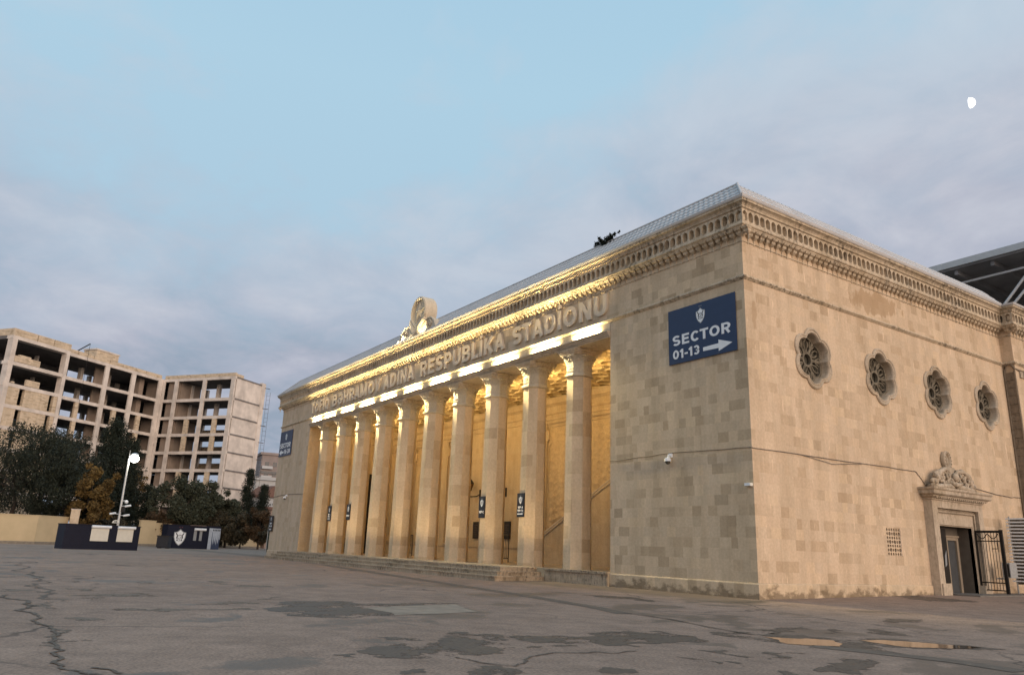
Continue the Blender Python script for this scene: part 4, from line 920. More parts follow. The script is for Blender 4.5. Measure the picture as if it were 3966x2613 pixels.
def cctv(loc, n, lab, s=1.0, dome=True):
    L = Vector(loc); n = Vector(n); r = thing('security_camera', L, lab, 'security camera')
    mb = MB(); mb.tube([L, L + n * .18 * s, L + n * .2 * s + Vector((0, 0, -.12 * s))], .045 * s, 6); mb.box(-.1, .1, -.1, .1, -.1, .1, T=lambda v: L + v * s * .8); mb.build('bracket', M['white'], r)
    c = L + n * .22 * s + Vector((0, 0, -.2 * s)); mb = MB()
    mb.lathe([(.05 * s, .1 * s), (.13 * s, .06 * s), (.145 * s, -.06 * s)], c, 12); mb.build('housing', M['white'], r)
    mb = MB(); mb.sphere(c + Vector((0, 0, -.07 * s)), .12 * s, 12, 6); mb.build('dome', M['glass'], r)
cctv((-4.13, 0, 5.30), (0, -1, 0), 'white dome security camera under the right sector sign')
cctv((-52.86, 0, 5.36), (0, -1, 0), 'white dome security camera on the far left end wall')
L = Vector((-.35, -.01, 3.92)); r = thing('flood_lamp', L, 'small white box lamp on the wall just left of the corner edge', 'wall lamp')
mb = MB(); mb.box(-.30, -.03, -.16, -.0, 3.86, 3.97); mb.build('casing', M['offwhite'], r); mb = MB(); mb.box(-.29, -.04, -.17, -.161, 3.87, 3.96); mb.build('lens', M['white'], r)
def cable(name, pts, lab, w=.016, mat='cablegrey'):
    mb = MB(); P = [Vector(q) for q in pts]; o = []
    for a, b in zip(P, P[1:]):
        for k in range(6): o.append(a.lerp(b, k / 6) + Vector((0, 0, random.gauss(0, .008))))
    mb.tube(o + [P[-1]], w, 5); mb.build(name, M[mat], at=P[0], label=lab, category='cable')
cable('wall_cable', [(PR, -.03, 5.32), (-4.1, -.03, 5.41), (-.02, -.03, 5.30), (.025, .02, 5.28), (.03, 4, 5.30), (.03, 7.0, 5.34), (.03, 11.5, 5.37), (.03, 11.85, 5.12), (.03, 12.3, 4.75)], 'thin dark cable running round the corner across both right walls')
cable('wall_cable', [(.04, 3.0, 5.31), (.04, 5.0, 5.12), (.04, 6.9, 5.28), (.04, 7.3, 5.34)], 'loose second strand of cable sagging below the first rosette window', .012)
cable('wall_cable', [(.03, 16.1, 5.1), (.03, 17.5, 4.95), (.03, 19.0, 4.85), (.03, 20.6, 4.8), (.03, 21.8, 4.85)], 'wavy cable between the portal crest and the grey ashlar strip', .02)
cable('wall_cable', [(XL, -.03, 5.35), (-54, -.03, 5.45), (-51, -.03, 5.42), (PL, -.03, 5.36)], 'cable across the far left end wall behind the dome camera', .02)

# iron gate standing open, stacked barriers, air conditioner, tyre
r = thing('iron_gate', (.2, 15.9, .07), 'dark iron gate leaf with scrolled top swung open from the side portal', 'gate')
mb = MB(); g0, g1, gy = .22, 1.44, 15.9
mb.box(g0, g0 + .07, gy - .04, gy + .04, .1, 2.9); mb.box(g1 - .13, g1, gy - .06, gy + .06, .1, 2.96); mb.box(g0, g1, gy - .03, gy + .03, 2.82, 2.93)
for z in (.22, .55, 2.42): mb.box(g0 + .07, g1 - .13, gy - .02, gy + .02, z, z + .05)
mb.build('frame', M['iron'], r)
mb = MB()
for k in range(1, 8): x = g0 + .07 + (g1 - g0 - .2) * k / 8; mb.tube([(x, gy, .24), (x, gy, 2.84)], .014, 4)
mb.build('bars', M['iron'], r)
mb = MB()
for s_ in (0, 1):
    xa, xb = g0 + .1 + s_ * .48, g0 + .55 + s_ * .48
    mb.tube([(xa + (xb - xa) * k / 10, gy - .02, 2.78 - .22 * math.sin(math.pi * k / 10)) for k in range(11)], .022, 5)
mb.tube([(g0 + .7, gy - .02, 2.1), (g0 + .95, gy - .02, 2.1), (g0 + .95, gy - .02, 2.4)], .02, 4); mb.build('scrollwork', M['iron'], r)
r = thing('iron_gate', (.1, 12.85, .05), 'dark iron gate leaf folded back inside the left of the side portal', 'gate')
mb = MB(); mb.box(-.33, -.27, 12.9, 14.15, .5, 2.92); mb.build('frame', M['iron'], r); mb = MB(); mb.prism([(0, 0), (.16, .1), (.22, .75), (.05, .5)], (-.255, 13.75, 1.2), (0, 1, 0), (0, 0, 1), (.02, 0, 0)); mb.build('torn_notice', M['grey'], r)
r = thing('slatted_barrier', (.4, 19, .06), 'tall stack of white slatted metal barriers against the wing wall', 'barrier')
for x in (.45, 1.5, 2.6):
    mb = MB(); mb.box(x - .03, x + .03, 19.05, 19.11, .06, 3.75); mb.build('post', M['galv'], r)
for k in range(19):
    mb = MB(); z = .62 + k * .165; mb.box(.28 + .06 * (z / 4), 2.9, 18.97, 19.04, z, z + .07); mb.build('slat', M['white'], r)
mb = MB(); mb.box(.36, 2.9, 19.2, 19.22, .5, 3.6); mb.build('dark_backing', plain('gap_shade', (.15, .12, .09), .9, var=.4, scale=9), r)  # added backing panel, coloured dark so the gaps between slats look shaded
r = thing('air_conditioner', (.1, 18, .75), 'white air conditioner box low on the wall behind the gate', 'air conditioner')
mb = MB(); mb.box(.66, 1.02, 17.2, 17.9, .80, 1.50); mb.box(.3, .7, 17.3, 17.35, .72, .79); mb.build('casing', M['galv'], r)
mb = MB(); mb.box(.72, .98, 17.185, 17.198, .86, 1.44); mb.build('fan_grille', M['iron'], r)
r = thing('tyre', (2.1, 17.6, .06), 'black tyre lying at the foot of the slatted barriers', 'tyre')
mb = MB(); c = Vector((1.95, 17.9, .36))
mb.rings([[c + Vector((q[0] * math.cos(a), q[1], q[0] * math.sin(a))) for q in [(.22, -.1), (.30, -.11), (.335, -.06), (.335, .06), (.30, .11), (.22, .1)]] for a in [2 * math.pi * k / 24 for k in range(25)]], True)
mb.build('tread', M['rubber'], r); mb = MB(); mb.lathe([(.2, -.06), (.21, 0), (.2, .06)], (0, 0, 0), 16); mb.v = [c + Vector((v.x, v.z, v.y)) for v in mb.v]; mb.build('rim', M['galv'], r)

# weeds on the roof edge
def weed(x, y, z, s, lab, n):
    r = thing('roof_weed', (x, y, z), lab, 'weed'); ms = MB(); ml = MB(); rnd = random.Random(int(x * 10))
    for k in range(n):
        a = rnd.uniform(-1.1, 1.1); L = s * rnd.uniform(.5, 1.1); pts = [Vector((x, y, z))]
        for j in range(5): pts.append(pts[-1] + Vector((math.sin(a) * L / 4 + .02 * j, rnd.uniform(-.05, .05), math.cos(a) * L / 5 * (1 - .1 * j)))); a += rnd.uniform(.0, .35) * (1 if a > 0 else -1)
        ms.tube(pts, [.03 * s, .025 * s, .02 * s, .015 * s, .01 * s, .005 * s], 4)
        for q in pts[1:]:
            for _ in range(22):
                d = Vector((rnd.gauss(0, 1), rnd.gauss(0, 1), rnd.gauss(0, 1))).normalized(); e = d.cross(Vector((.3, .5, .8))).normalized(); c = q + d * rnd.uniform(0, .10) * s
                ml.add([c - d * .09 * s, c + e * .035 * s, c + d * .09 * s, c - e * .035 * s], [(0, 1, 2, 3)])
    ms.build('stem', M['bark'], r); ml.build('leaves', M['cypress'], r)
weed(-8.95, .40, 16.35, .9, 'dark scraggly weed growing over the roof edge near the right end', 12)
weed(-17.1, .42, 16.42, .35, 'tiny twig on the roof edge between the medallion and the weed', 3)

# ------------------------------------------------------------------ moon
md = ray(3755, 400).normalized(); mc = CAM + md * 2600; rad = 2600 * 17 / FL
mr_ = RX - md * RX.dot(md); mr_.normalize(); mu = mr_.cross(md); a_ = R(16); ma, mbv = mr_ * math.cos(a_) + mu * math.sin(a_), mu * math.cos(a_) - mr_ * math.sin(a_)
mb = MB(); n = 40; rs = []
for i in range(n + 1):                  # sunlit part of the sphere: from the terminator to the bright limb
    th = math.pi * i / n; rr = []
    for j in range(9):
        ph = R(-86 + 100) * 0 + R(-72) + (R(72) - R(-72)) * j / 8
        rr.append(mc + ma * (rad * math.sin(th) * math.sin(ph * .0 + R(-14) + (R(90) + R(14)) * j / 8)) + mbv * (rad * math.cos(th)) - md * (rad * math.sin(th) * math.cos(R(-14) + (R(90) + R(14)) * j / 8)))
    rs.append(rr)
mb.rings(rs, close=False); mb.build('moon', M['moon'], smooth=True, at=mc, kind='structure', label='bright half moon in the upper right sky')

# ------------------------------------------------------------------ walls, kiosks and the lamp post across the yard
def px_frame(xa, ya, Da, xb, yb, Db):      # ground line between two measured points
    a, b = gp(xa, ya, Da), gp(xb, yb, Db); a.z = b.z = -0.15
    return a, b
def wall(a, b, z1, th, lab, coping=True, z1b=None):
    d = (b - a).normalized(); n = Vector((-d.y, d.x, 0)); n = n if n.dot(a - CAM) > 0 else -n; L = (b - a).length; z1b = z1b or z1
    r = thing('boundary_wall', a, lab, 'wall'); mb = MB()
    T = lambda v: a + d * v.x + n * v.y + Vector((0, 0, v.z)); f = lambda x: (z1 + (z1b - z1) * x / L) + .15
    mb.add([T(Vector(q)) for q in ((0, 0, -.3), (L, 0, -.3), (L, 0, f(L)), (0, 0, f(0)), (0, th, -.3), (L, th, -.3), (L, th, f(L)), (0, th, f(0)))], [(0, 1, 2, 3), (5, 4, 7, 6), (3, 2, 6, 7), (1, 5, 6, 2), (4, 0, 3, 7)])
    mb.build('render', M['cream'], r)
    mb = MB(); mb.add([T(Vector(q)) for q in ((-.02, -.05, f(0) + .003), (L + .02, -.05, f(L) + .003), (L + .02, -.05, f(L) + .1), (-.02, -.05, f(0) + .1), (-.02, th + .05, f(0) + .003), (L + .02, th + .05, f(L) + .003), (L + .02, th + .05, f(L) + .1), (-.02, th + .05, f(0) + .1))], [(0, 1, 2, 3), (3, 2, 6, 7), (1, 5, 6, 2), (0, 3, 7, 4), (5, 4, 7, 6)]); mb.build('coping', M['cream'], r)
    mb = MB(); mb.add([T(Vector(q)) for q in ((0, -.05, -.3), (L, -.05, -.3), (L, -.05, .25), (0, -.05, .25), (0, -.004, .3), (L, -.004, .3))], [(0, 1, 2, 3), (3, 2, 5, 4)]); mb.build('kick_strip', plain('grey_kick_strip', (.22, .19, .15), .9, var=.2), r)
    return r
ct = lambda x, y: (x * .3444, 1600 + y * .3444)
cdd = lambda x, y: (500 + x * .2679, 1720 + y * .2679)
a, b = px_frame(-160, 2106, 108, ct(375, 0)[0], 2105, 112); wall(a, b, 3.15, .35, 'long cream boundary wall at the far left under the pines', z1b=3.15)
a, b = px_frame(ct(377, 0)[0], 2105, 112, ct(722, 0)[0], 2101, 116); wall(a, b, 3.18, .35, 'cream boundary wall section touching the stone gate pier', z1b=3.18)
a, b = px_frame(ct(735, 0)[0], 2101, 116, ct(838, 0)[0], 2101, 116)
r = thing('gate_pier', a, 'taller plain pier rising behind the left navy kiosk', 'pier'); d = b - a; mb = MB(); n = Vector((-d.y, d.x, 0)).normalized() * -.9
mb.prism([(0, -.15), (d.length, -.15), (d.length, 4.35), (0, 4.35)], a, d.normalized(), (0, 0, 1), n); mb.build('shaft', M['brick'], r); mb = MB(); mb.prism([(-.06, 4.352), (d.length + .06, 4.352), (d.length + .06, 4.46), (-.06, 4.46)], a + n * -.06, d.normalized(), (0, 0, 1), n * 1.12); mb.build('cap', M['concrete'], r)
a, b = px_frame(ct(1545, 0)[0], 2110, 128, cdd(345, 0)[0], 2106, 130); wall(a, b, 3.45, .35, 'cream boundary wall between the two navy kiosks', z1b=3.45)
a, b = px_frame(cdd(346, 0)[0], 2106, 130, cdd(1900, 0)[0], 2104, 150); wall(a, b, 3.15, .35, 'cream boundary wall running behind the crest kiosk', z1b=3.0)

def kiosk(name, lab, pa, pb, h, depth, mat):
    a, b = pa, pb; d = (b - a).normalized(); n = Vector((-d.y, d.x, 0)); n = n if n.dot(a - CAM) > 0 else -n; L = (b - a).length
    r = thing(name, a, lab, 'kiosk'); T = lambda v: a + d * v.x + n * v.y + Vector((0, 0, v.z))
    mb = MB(); mb.box(0, L, 0, depth, -.3, h, T=T); mb.build('body', mat, r)
    mb = MB(); mb.box(-.05, L + .05, -.05, depth + .05, h + .003, h + .07, T=T); mb.build('roof', mat, r)
    return r, T, L, d, n
a, b = px_frame(ct(690, 0)[0], 2126, 84, ct(1542, 0)[0], 2126, 86)
r, T, L, d, n = kiosk('ticket_kiosk', 'navy ticket kiosk with two white roller shutters', a, b, 2.22, 2.4, M['navy'])
for x0, x1 in ((L * .338, L * .572), (L * .688, L * .908)):
    mb = MB(); mb.box(x0, x1, -.05, -.003, .78, 2.05, T=T)
    for k in range(15): mb.box(x0 + .03, x1 - .03, -.062, -.051, .82 + k * .078, .877 + k * .078, T=T)
    sh = mb.build('roller_shutter', M['offwhite'], r)
    mb = MB(); mb.tube([T(Vector((x0 - .04, -.13, 2.10))), T(Vector((x1 + .12, -.13, 2.10)))], .14, 10); mb.build('shutter_box', M['white'], sh)
    mb = MB(); mb.box(x0, x1, -.07, -.052, 1.99, 2.0, T=T); mb.build('guide', M['iron'], sh)
a, b = px_frame(cdd(520, 0)[0], 2122, 112, cdd(1290, 0)[0], 2120, 114)
r, T, L, d, n = kiosk('ticket_kiosk', 'dark navy kiosk carrying a large white club crest', a, b, 2.95, 2.6, M['navy'])
mb = MB(); crest(mb, T(Vector((0, 0, 0))), d, (0, 0, 1), -n, L * .235, 1.40, 2.15, .01, (0, 1, 2, 3)); mb.build('club_crest', MATS4, r)
for x0, x1 in ((L * .49, L * .545), (L * .60, L * .65)):
    mb = MB(); mb.box(x0, x1, -.05, -.003, 1.05, 2.35, T=T); mb.build('window', M['grey'], r)
mb = MB(); mb.tube([T(Vector((L * .49, -.15, 2.5))), T(Vector((L * .71, -.15, 2.5)))], .17, 10); mb.build('shutter_box', M['white'], r)
mb = MB(); mb.box(L * .40, L * .70, -.3, .4, 2.95, 3.02, T=T); mb.build('awning', plain('faded_awning', (.16, .12, .11), .8), r)
# banner panel on the end of the kiosk
bn = thing('fan_banner', T(Vector((L * .80, -.06, 0))), 'white framed banner with dark figures on the right end of the crest kiosk', 'banner')
mb = MB(); mb.box(L * .775, L * 1.0, -.09, -.05, -.1, 2.75, T=T); mb.build('panel', plain('banner_navy', (.03, .045, .09), .5), bn)
mb = MB(); mb.box(L * .775, L * .84, -.1, -.091, -.1, 2.75, T=T); mb.box(L * .84, L * .995, -.1, -.091, 2.25, 2.72, T=T); mb.box(L * .985, L * 1.0, -.1, -.091, 1.3, 2.25, T=T)
for k in range(4):
    x = L * (.862 + .032 * k); mb.prism([(x - .1, 2.25), (x + .16, 2.25), (x + .12, 1.5 - .1 * k), (x + .02, .5 + .2 * (k % 2)), (x - .04, 1.1)], T(Vector((0, -.092, 0))), d, (0, 0, 1), -n * .006)
mb.build('print', plain('pale_blue_print', (.36, .40, .46), .5), bn)
mb = MB()
for k in range(5): mb.box(L * (.848 + .03 * k), L * (.866 + .03 * k), -.106, -.1005, 2.38, 2.6, T=T)
mb.build('figures', M['signblack'], bn)
a = gp(cdd(490, 0)[0], 2124, 108); a.z = -.15
r = thing('wheeled_bin', a, 'black wheeled bin left of the crest kiosk', 'bin'); e = RX.copy(); e.z = 0; e.normalize(); f_ = Vector((e.y, -e.x, 0)); T2 = lambda v: a + e * v.x - f_ * v.y + Vector((0, 0, v.z))
mb = MB(); mb.box(-.72, .72, -.5, .5, .12, 1.42, T=T2); mb.build('body', M['signblack'], r); mb = MB(); mb.box(-.78, .78, -.56, .56, 1.423, 1.55, T=T2); mb.build('lid', M['iron'], r)
for s_ in (-1, 1): mb = MB(); mb.tube([T2(Vector((s_ * .5, -.45, .09))), T2(Vector((s_ * .5, .45, .09)))], .09, 8); mb.build('wheel', M['rubber'], r)

a = gp(*ct(1285, 1490), 100); a.z = -.15; top = gp(*ct(1412, 510), 100)
r = thing('street_lamp', a, 'lit grey lamp post with security cameras behind the shuttered kiosk', 'street lamp'); H = top.z
tx = Vector((a.x, a.y, H))
mb = MB(); mb.tube([a, Vector((a.x, a.y, 3)), tx], [.16, .13, .10], 10); mb.build('pole', M['galv'], r)
mb = MB(); mb.lathe([(.3, -.15), (.3, .05), (.18, .1)], (a.x, a.y, 0), 10); mb.build('base', M['galv'], r)
mb = MB(); mb.tube([tx, tx + Vector((0, 0, .35)), tx + Vector((0, 0, .4)) + e * .5], .06, 6); mb.tube([tx + Vector((0, 0, .3)), tx + Vector((0, 0, 1.0))], .035, 5); arm = mb.build('arm', M['galv'], r)
lp = tx + Vector((0, 0, .28)) + e * .62
mb = MB(); mb.lathe([(.12, .45), (.3, .38), (.42, .27), (.44, .2)], lp, 14); mb.build('lamp_shade', M['galv'], r)
mb = MB(); mb.sphere(lp + Vector((0, 0, -.22)), .52, 16, 10, sc=(1, 1, .85)); lm = mb.build('lamp', M['lampglow'], r)
for (z, s_, nm) in ((5.05, 1, 'dome_camera'), (4.45, 1, 'bullet_camera'), (3.55, -1, 'bullet_camera'), (3.4, 1, 'bullet_camera')):
    c = Vector((a.x, a.y, z)); mb = MB(); mb.tube([c, c + e * s_ * .5 + Vector((0, 0, .05))], .03, 5)
    if nm == 'dome_camera': mb.sphere(c + e * s_ * .55 + Vector((0, 0, -.1)), .2, 10, 6)
    else:
        q = c + e * s_ * .8; mb.tube([q - e * .32 + Vector((0, 0, .0)), q + e * .32 + Vector((0, 0, .12 * 1))], .12, 6)
    mb.build(nm, M['white'], r)
mb = MB(); c = Vector((a.x, a.y, 4.1)); mb.box(-.18, .18, -.14, .14, -.3, .3, T=lambda v: c + e * (v.x + .3) + f_ * (v.y) + Vector((0, 0, v.z))); mb.build('junction_box', M['iron'], r)
c = Vector((a.x, a.y, 2.55)) - e * .12 + f_ * .3; mb = MB(); mb.prism([(.42 * math.cos(k * math.pi / 10), .36 * math.sin(k * math.pi / 10)) for k in range(11)], c + Vector((0, 0, 0)), e, (0, 0, 1), f_ * .05); nb = mb.build('number_plate', M['offwhite'], r)
mb = MB(); text(mb, '10', c, e, (0, 0, 1), f_, -.17, .17, .05, .25, .051, .058, .22); mb.build('number', M['black'], nb)
pl = bpy.data.lights.new('street_lamp_light', 'POINT'); pl.energy = 350; pl.color = (1, .93, .78); pl.shadow_soft_size = .5; po_ = bpy.data.objects.new('street_lamp_light', pl); COL.objects.link(po_); po_.location = lp + Vector((0, 0, -.65)); 

# goal-like green panel and railings at the right end of the yard
a, b = px_frame(cdd(1985, 0)[0], 2110, 105, cdd(2075, 0)[0], 2110, 104)
r = thing('mesh_gate', a, 'dark green mesh gate beside the far corner of the stadium', 'gate'); d = (b - a); mb = MB()
mb.tube([a, a + Vector((0, 0, 3.1))], .05, 5); mb.tube([b, b + Vector((0, 0, 3.1))], .05, 5); mb.tube([a + Vector((0, 0, 3.1)), b + Vector((0, 0, 3.1))], .05, 5); mb.build('frame', M['galv'], r)
mb = MB(); mb.quad(a + d * .02, a + d * .98, a + d * .98 + Vector((0, 0, 3.05)), a + d * .02 + Vector((0, 0, 3.05))); mb.build('mesh', plain('dark_green_mesh', (.03, .04, .03), .8), r)

# ------------------------------------------------------------------ unfinished concrete building
K = 178 / 150
C0 = CAM + (Vector((-129.48, 0.27, 1.26)) - CAM) * K; C0.z = 0
AV = Vector((math.sin(R(-36)), math.cos(R(-36)), 0)); BV = Vector((math.sin(R(54)), math.cos(R(54)), 0))
def zc(z): return 1.26 + (z - 1.26) * K
def TB(v): return C0 + AV * (v.x * K) + BV * (v.y * K) + Vector((0, 0, zc(v.z)))       # x along wing A, y along wing B
ub = thing('unfinished_building', C0, 'unfinished concrete frame building with two open wings behind the trees', 'building')
TOPS = [28.3, 24.5, 21.35, 18.3, 15.2, 12.15, 9.2, 6.2, 3.2]; BM = .52
def bb(name, mat, *boxes, parent=None):
    mb = MB()
    for q in boxes: mb.box(*q, T=TB)
    return mb.build(name, mat, parent or ub)
PRJ = .8
for i, t_ in enumerate(TOPS):
    up = t_ + (BM if i else .5)
    bb('floor_slab', M['concrete'], (-30.2, -20.5, -.45, PRJ, t_, up), (-20.5, .0, -.45, .0, t_ + .004, up - .004), (.004, .45, .0, 15.9, t_ - .004, up - .002),
       )
    bb('ceiling_slab', M['slabshade'], (-30.1, 8.1, -11, -.46, up - .25, up - .02), (.45, 8.2, -.45, .0, up - .25, up - .021), (.45, 8.2, -.0, 15.9, up - .25, up - .022), (-30.2, -29.6, -11, -.45, t_, up - .03), (7.8, 8.2, .2, 15.6, t_ + .25, up - .03))
def col_(name, *q): return bb(name, M['concrete'], q)
HT = 28.3
for x0, x1, yf in ((-30.2, -29.35, PRJ + .06), (-21.15, -20.45, PRJ + .06), (-12.85, -11.9, .06), (-7.25, -6.25, .06), (-1.1, -.02, .06)):
    col_('column', x0 + .06, x1 - .06, -.22, yf, -1, HT)
    col_('column', x0 + .2, x1 - .2, -6.2, -5.5, -1, HT); col_('column', x0 + .2, x1 - .2, -10.55, -10.0, -1, HT)
for y0, y1 in ((.02, .45), (2.65, 3.45), (8.9, 9.72), (15.05, 15.9)):
    col_('column', -.06, .26, y0 + .05, y1 - .05, -1, HT); col_('column', 3.6, 4.2, y0 + .1, y1 - .05, -1, HT); col_('column', 7.7, 8.2, y0, y1 - .01, -1, HT)
for i in (2, 3, 5, 6):                      # slimmer masonry piers on the lower storeys
    zb, zt = TOPS[i + 1] + BM, TOPS[i]
    for x0, x1 in ((-17.2, -16.5), (-9.95, -9.15), (-4.65, -3.87)):
        if i < 5 or x0 > -5: bb('masonry_pier', M['brick'], (x0, x1, -.4, -.02, zb, zt))
    for y0, y1 in ((5.94, 6.79), (12.04, 12.87)): bb('masonry_pier', M['brick'], (.02, .4, y0, y1, zb, zt))
for i in range(2, 8):                      # block infill with narrow openings in the projecting bay
    zb, zt = TOPS[i + 1] + BM, TOPS[i]; wz = zb + .12
    bb('block_infill', M['brick'], (-29.35, -27.5, .2, PRJ - .06, zb, zt), (-26.6, -22.55, .2, PRJ - .06, zb, zt), (-21.75, -21.15, .2, PRJ - .06, zb, zt), (-27.5, -26.6, .2, PRJ - .062, zb, wz), (-22.55, -21.75, .2, PRJ - .062, zb, wz))
    bb('side_infill', M['brick'], (-30.1, -29.7, -10.9, -.5, zb, zt - .4))
bb('low_block_wall', M['brick'], (-29.3, -25.0, .25, .6, 25.12, 26.0), (-28.5, -26.6, .25, .6, 26.0, 26.25)); bb('low_block_wall', M['brick'], (-26.6, -24.4, .25, .6, 21.97, 22.9)); bb('low_block_wall', M['brick'], (-28.9, -28.4, .25, .6, 21.97, 22.2))
# parapets of stone blocks with slots
def par(boxes): bb('parapet', M['brick'], *boxes)
for x0, x1 in ((-30.2, -26.4), (-26.25, -23.6), (-23.45, -20.5)): par([(x0, x1, .35, PRJ, 28.8, 29.85)])
par([(-30.2, -29.8, -11, .3, 28.8, 29.85)])
for x0, x1 in ((-20.4, -18.4), (-18.28, -15.4), (-15.28, -12.2), (-12.08, -9.4), (-9.28, -6.6), (-6.48, -4.3), (-4.2, -.5)): par([(x0, x1, -.4, -.02, 28.8, 29.42)])
for y0, y1 in ((.3, 3.0), (3.08, 5.9), (5.98, 9.3), (9.38, 12.4), (12.48, 15.85)): par([(.0, .4, y0, y1, 28.8, 29.42)])
bb('roof_hut', M['brick'], (-13.2, -8.6, -5, -2.2, 28.8, 31.1)); bb('roof_hut_cap', M['concrete'], (-13.35, -8.45, -5.1, -2.1, 31.103, 31.35))
bb('shear_wall', M['concrete'], (.5, 7.3, 15.55, 15.88, -1, 28.75)); bb('shear_wall', M['concrete'], (7.3, 8.4, 15.4, 15.98, -1, 29.1)); par([(.4, 2.2, 15.5, 15.86, 28.8, 29.3)])
PJM = plain('dark_pour_joint', (.20, .17, .15), .9, var=.4, scale=1)
pass
for t_ in TOPS:
    mb = MB(); mb.box(.5, 8.3, 15.88, 15.93, t_ + .2, t_ + .32, T=TB); mb.build('pour_joint', PJM, ub)
brown = plain('brown_inner_wall', (.27, .215, .175), .9, var=.15, scale=.6)
for i in range(0, 8):
    zb, zt = TOPS[i + 1] + BM, TOPS[i] + .2
    bb('inner_wall', brown, (.9, 1.2, .5, 3.0, zb, zt)); bb('inner_wall', brown, (1.2, 6.0, 2.9, 3.2, zb, zt))
    bb('inner_wall', brown, (-11.9, -8.9, -3.4, -3.1, zb + 1.2, zt), (-11.9, -10.0, -3.4, -3.1, zb, zb + 1.2)); bb('inner_wall', brown, (-3.4, -2.4, -3.2, -2.0, zb, zt))
    bb('rear_wall', M['slabshade'], (-29.6, -11.0, -10.9, -10.6, zb, zt)); bb('rear_wall', M['slabshade'], (-2.8, 8.0, -10.9, -10.6, zb, zt)); bb('rear_wall', M['slabshade'], (7.6, 7.9, -10.5, 1.6, zb, zt)); bb('inner_wall', brown, (.3, .6, -4, -.5, zb, zt))
    if i > 1: bb('rear_wall', M['brick'], (8.0, 8.2, 2.0, 8.6, zb, zb + (1.85 if i < 5 else 1.4)))
    pass
mb = MB()
for s_ in (0, .75):
    mb.tube([TB(Vector((8.9, 16.0 + s_, 6))), TB(Vector((8.9, 16.0 + s_, 27.6)))], .03, 4)
for k in range(26): mb.tube([TB(Vector((8.9, 16.0, 6.5 + k * .82))), TB(Vector((8.9, 16.75, 6.5 + k * .82)))], .022, 4)
for t_ in TOPS[:7]: mb.tube([TB(Vector((8.0, 15.9, t_))), TB(Vector((9.1, 16.4, t_)))], .07, 4)
mb.build('rebar_ladder', plain('rusty_steel', (.10, .08, .07), .7, .3), ub)
jb = thing('roof_hoist', TB(Vector((-18.6, -.3, 28.9))), 'dark hoist boom slanting up from the unfinished roof parapet', 'hoist')
mb = MB(); mb.tube([TB(Vector((-18.8, -.3, 28.6))), TB(Vector((-18.65, -.3, 29.3)))], .14, 6); mb.tube([TB(Vector((-18.65, -.3, 29.25))), TB(Vector((-17.0, .5, 30.95)))], .12, 6); mb.build('boom', M['iron'], jb)
mb = MB(); mb.tube([TB(Vector((-17.0, .5, 30.95))), TB(Vector((-17.0, .5, 20.5)))], .03, 4); mb.build('hoist_rope', M['iron'], jb)

# ------------------------------------------------------------------ far buildings at the right end of the yard
def far_block(name, xa, xb, ytop, D, depth, lab, mat, wins=None, roof=None):
    a, b = gp(xa, ytop, D), gp(xb, ytop, D + 2); h = a.z; a.z = b.z = -.2; d = (b - a); L = d.length; d.normalize(); n = Vector((-d.y, d.x, 0)); n = n if n.dot(a - CAM) > 0 else -n
    r = thing(name, a, lab, 'building'); T = lambda v: a + d * v.x + n * v.y + Vector((0, 0, v.z))
    mb = MB(); mb.box(0, L, 0, depth, 0, h, T=T); mb.build('wall', mat, r)
    mb = MB(); mb.box(-.5, L + .5, -.5, depth + .5, h + .01, h + (.8 if not roof else .5), T=T); mb.build('roof', roof or mat, r)
    return r, T, L, h
r, T, L, h = far_block('apartment_block', 1016, 1160, 1757, 262, 14, 'grey-pink apartment block far behind the unfinished building', M['apt'])
for fl in range(9):
    z = h - 2.2 - fl * 3.1
    for k in range(5):
        mb = MB(); x = 1.2 + k * 2.5; mb.box(x, x + 1.3, -.06, -.01, z - 1.5, z, T=T); mb.build('window', M['aptdark'], r)
    mb = MB(); mb.box(.3, 3.6, -1.1, -.05, z - 2.3, z - 1.4, T=T); mb.build('balcony', M['palewall'], r)
mb = MB(); mb.box(-.3, L + .3, -.35, -.02, h - 6, h - 5.2, T=T); mb.build('band', M['aptdark'], r)
r, T, L, h = far_block('warehouse', 990, 1140, 1853, 205, 20, 'long pale flat-roofed hall right of the unfinished building', M['palewall'])
mb = MB(); mb.box(0, L, -.08, -.01, h - 3.2, h - 2.8, T=T); mb.build('trim_band', M['apt'], r)
r, T, L, h = far_block('low_house', 1028, 1090, 1920, 165, 8, 'pale low house with brown-red roof at the edge of the stadium corner', M['palewall'], roof=M['redtile'])
mb = MB(); mb.box(3.0, 4.6, -.06, -.01, h - 2.4, h - 1.0, T=T); mb.build('window', M['aptdark'], r)
mb = MB(); mb.prism([(-.5, h + .5), (L + .5, h + .5), (L * .5, h + 2.4)], T(Vector((0, 0, 0))), (T(Vector((1, 0, 0))) - T(Vector((0, 0, 0)))), (0, 0, 1), (T(Vector((0, 6, 0))) - T(Vector((0, 0, 0))))); mb.build('gable_roof', M['redtile'], r)
r, T, L, h = far_block('garden_house', 1040, 1088, 1968, 150, 6, 'small pinkish house low behind the trees at the stadium corner', plain('pinkish_render', (.33, .25, .21), .85), roof=M['redtile'])
mb = MB(); mb.box(1.2, 2.4, -.06, -.01, h - 2.0, h - .9, T=T); mb.build('window', M['aptdark'], r)

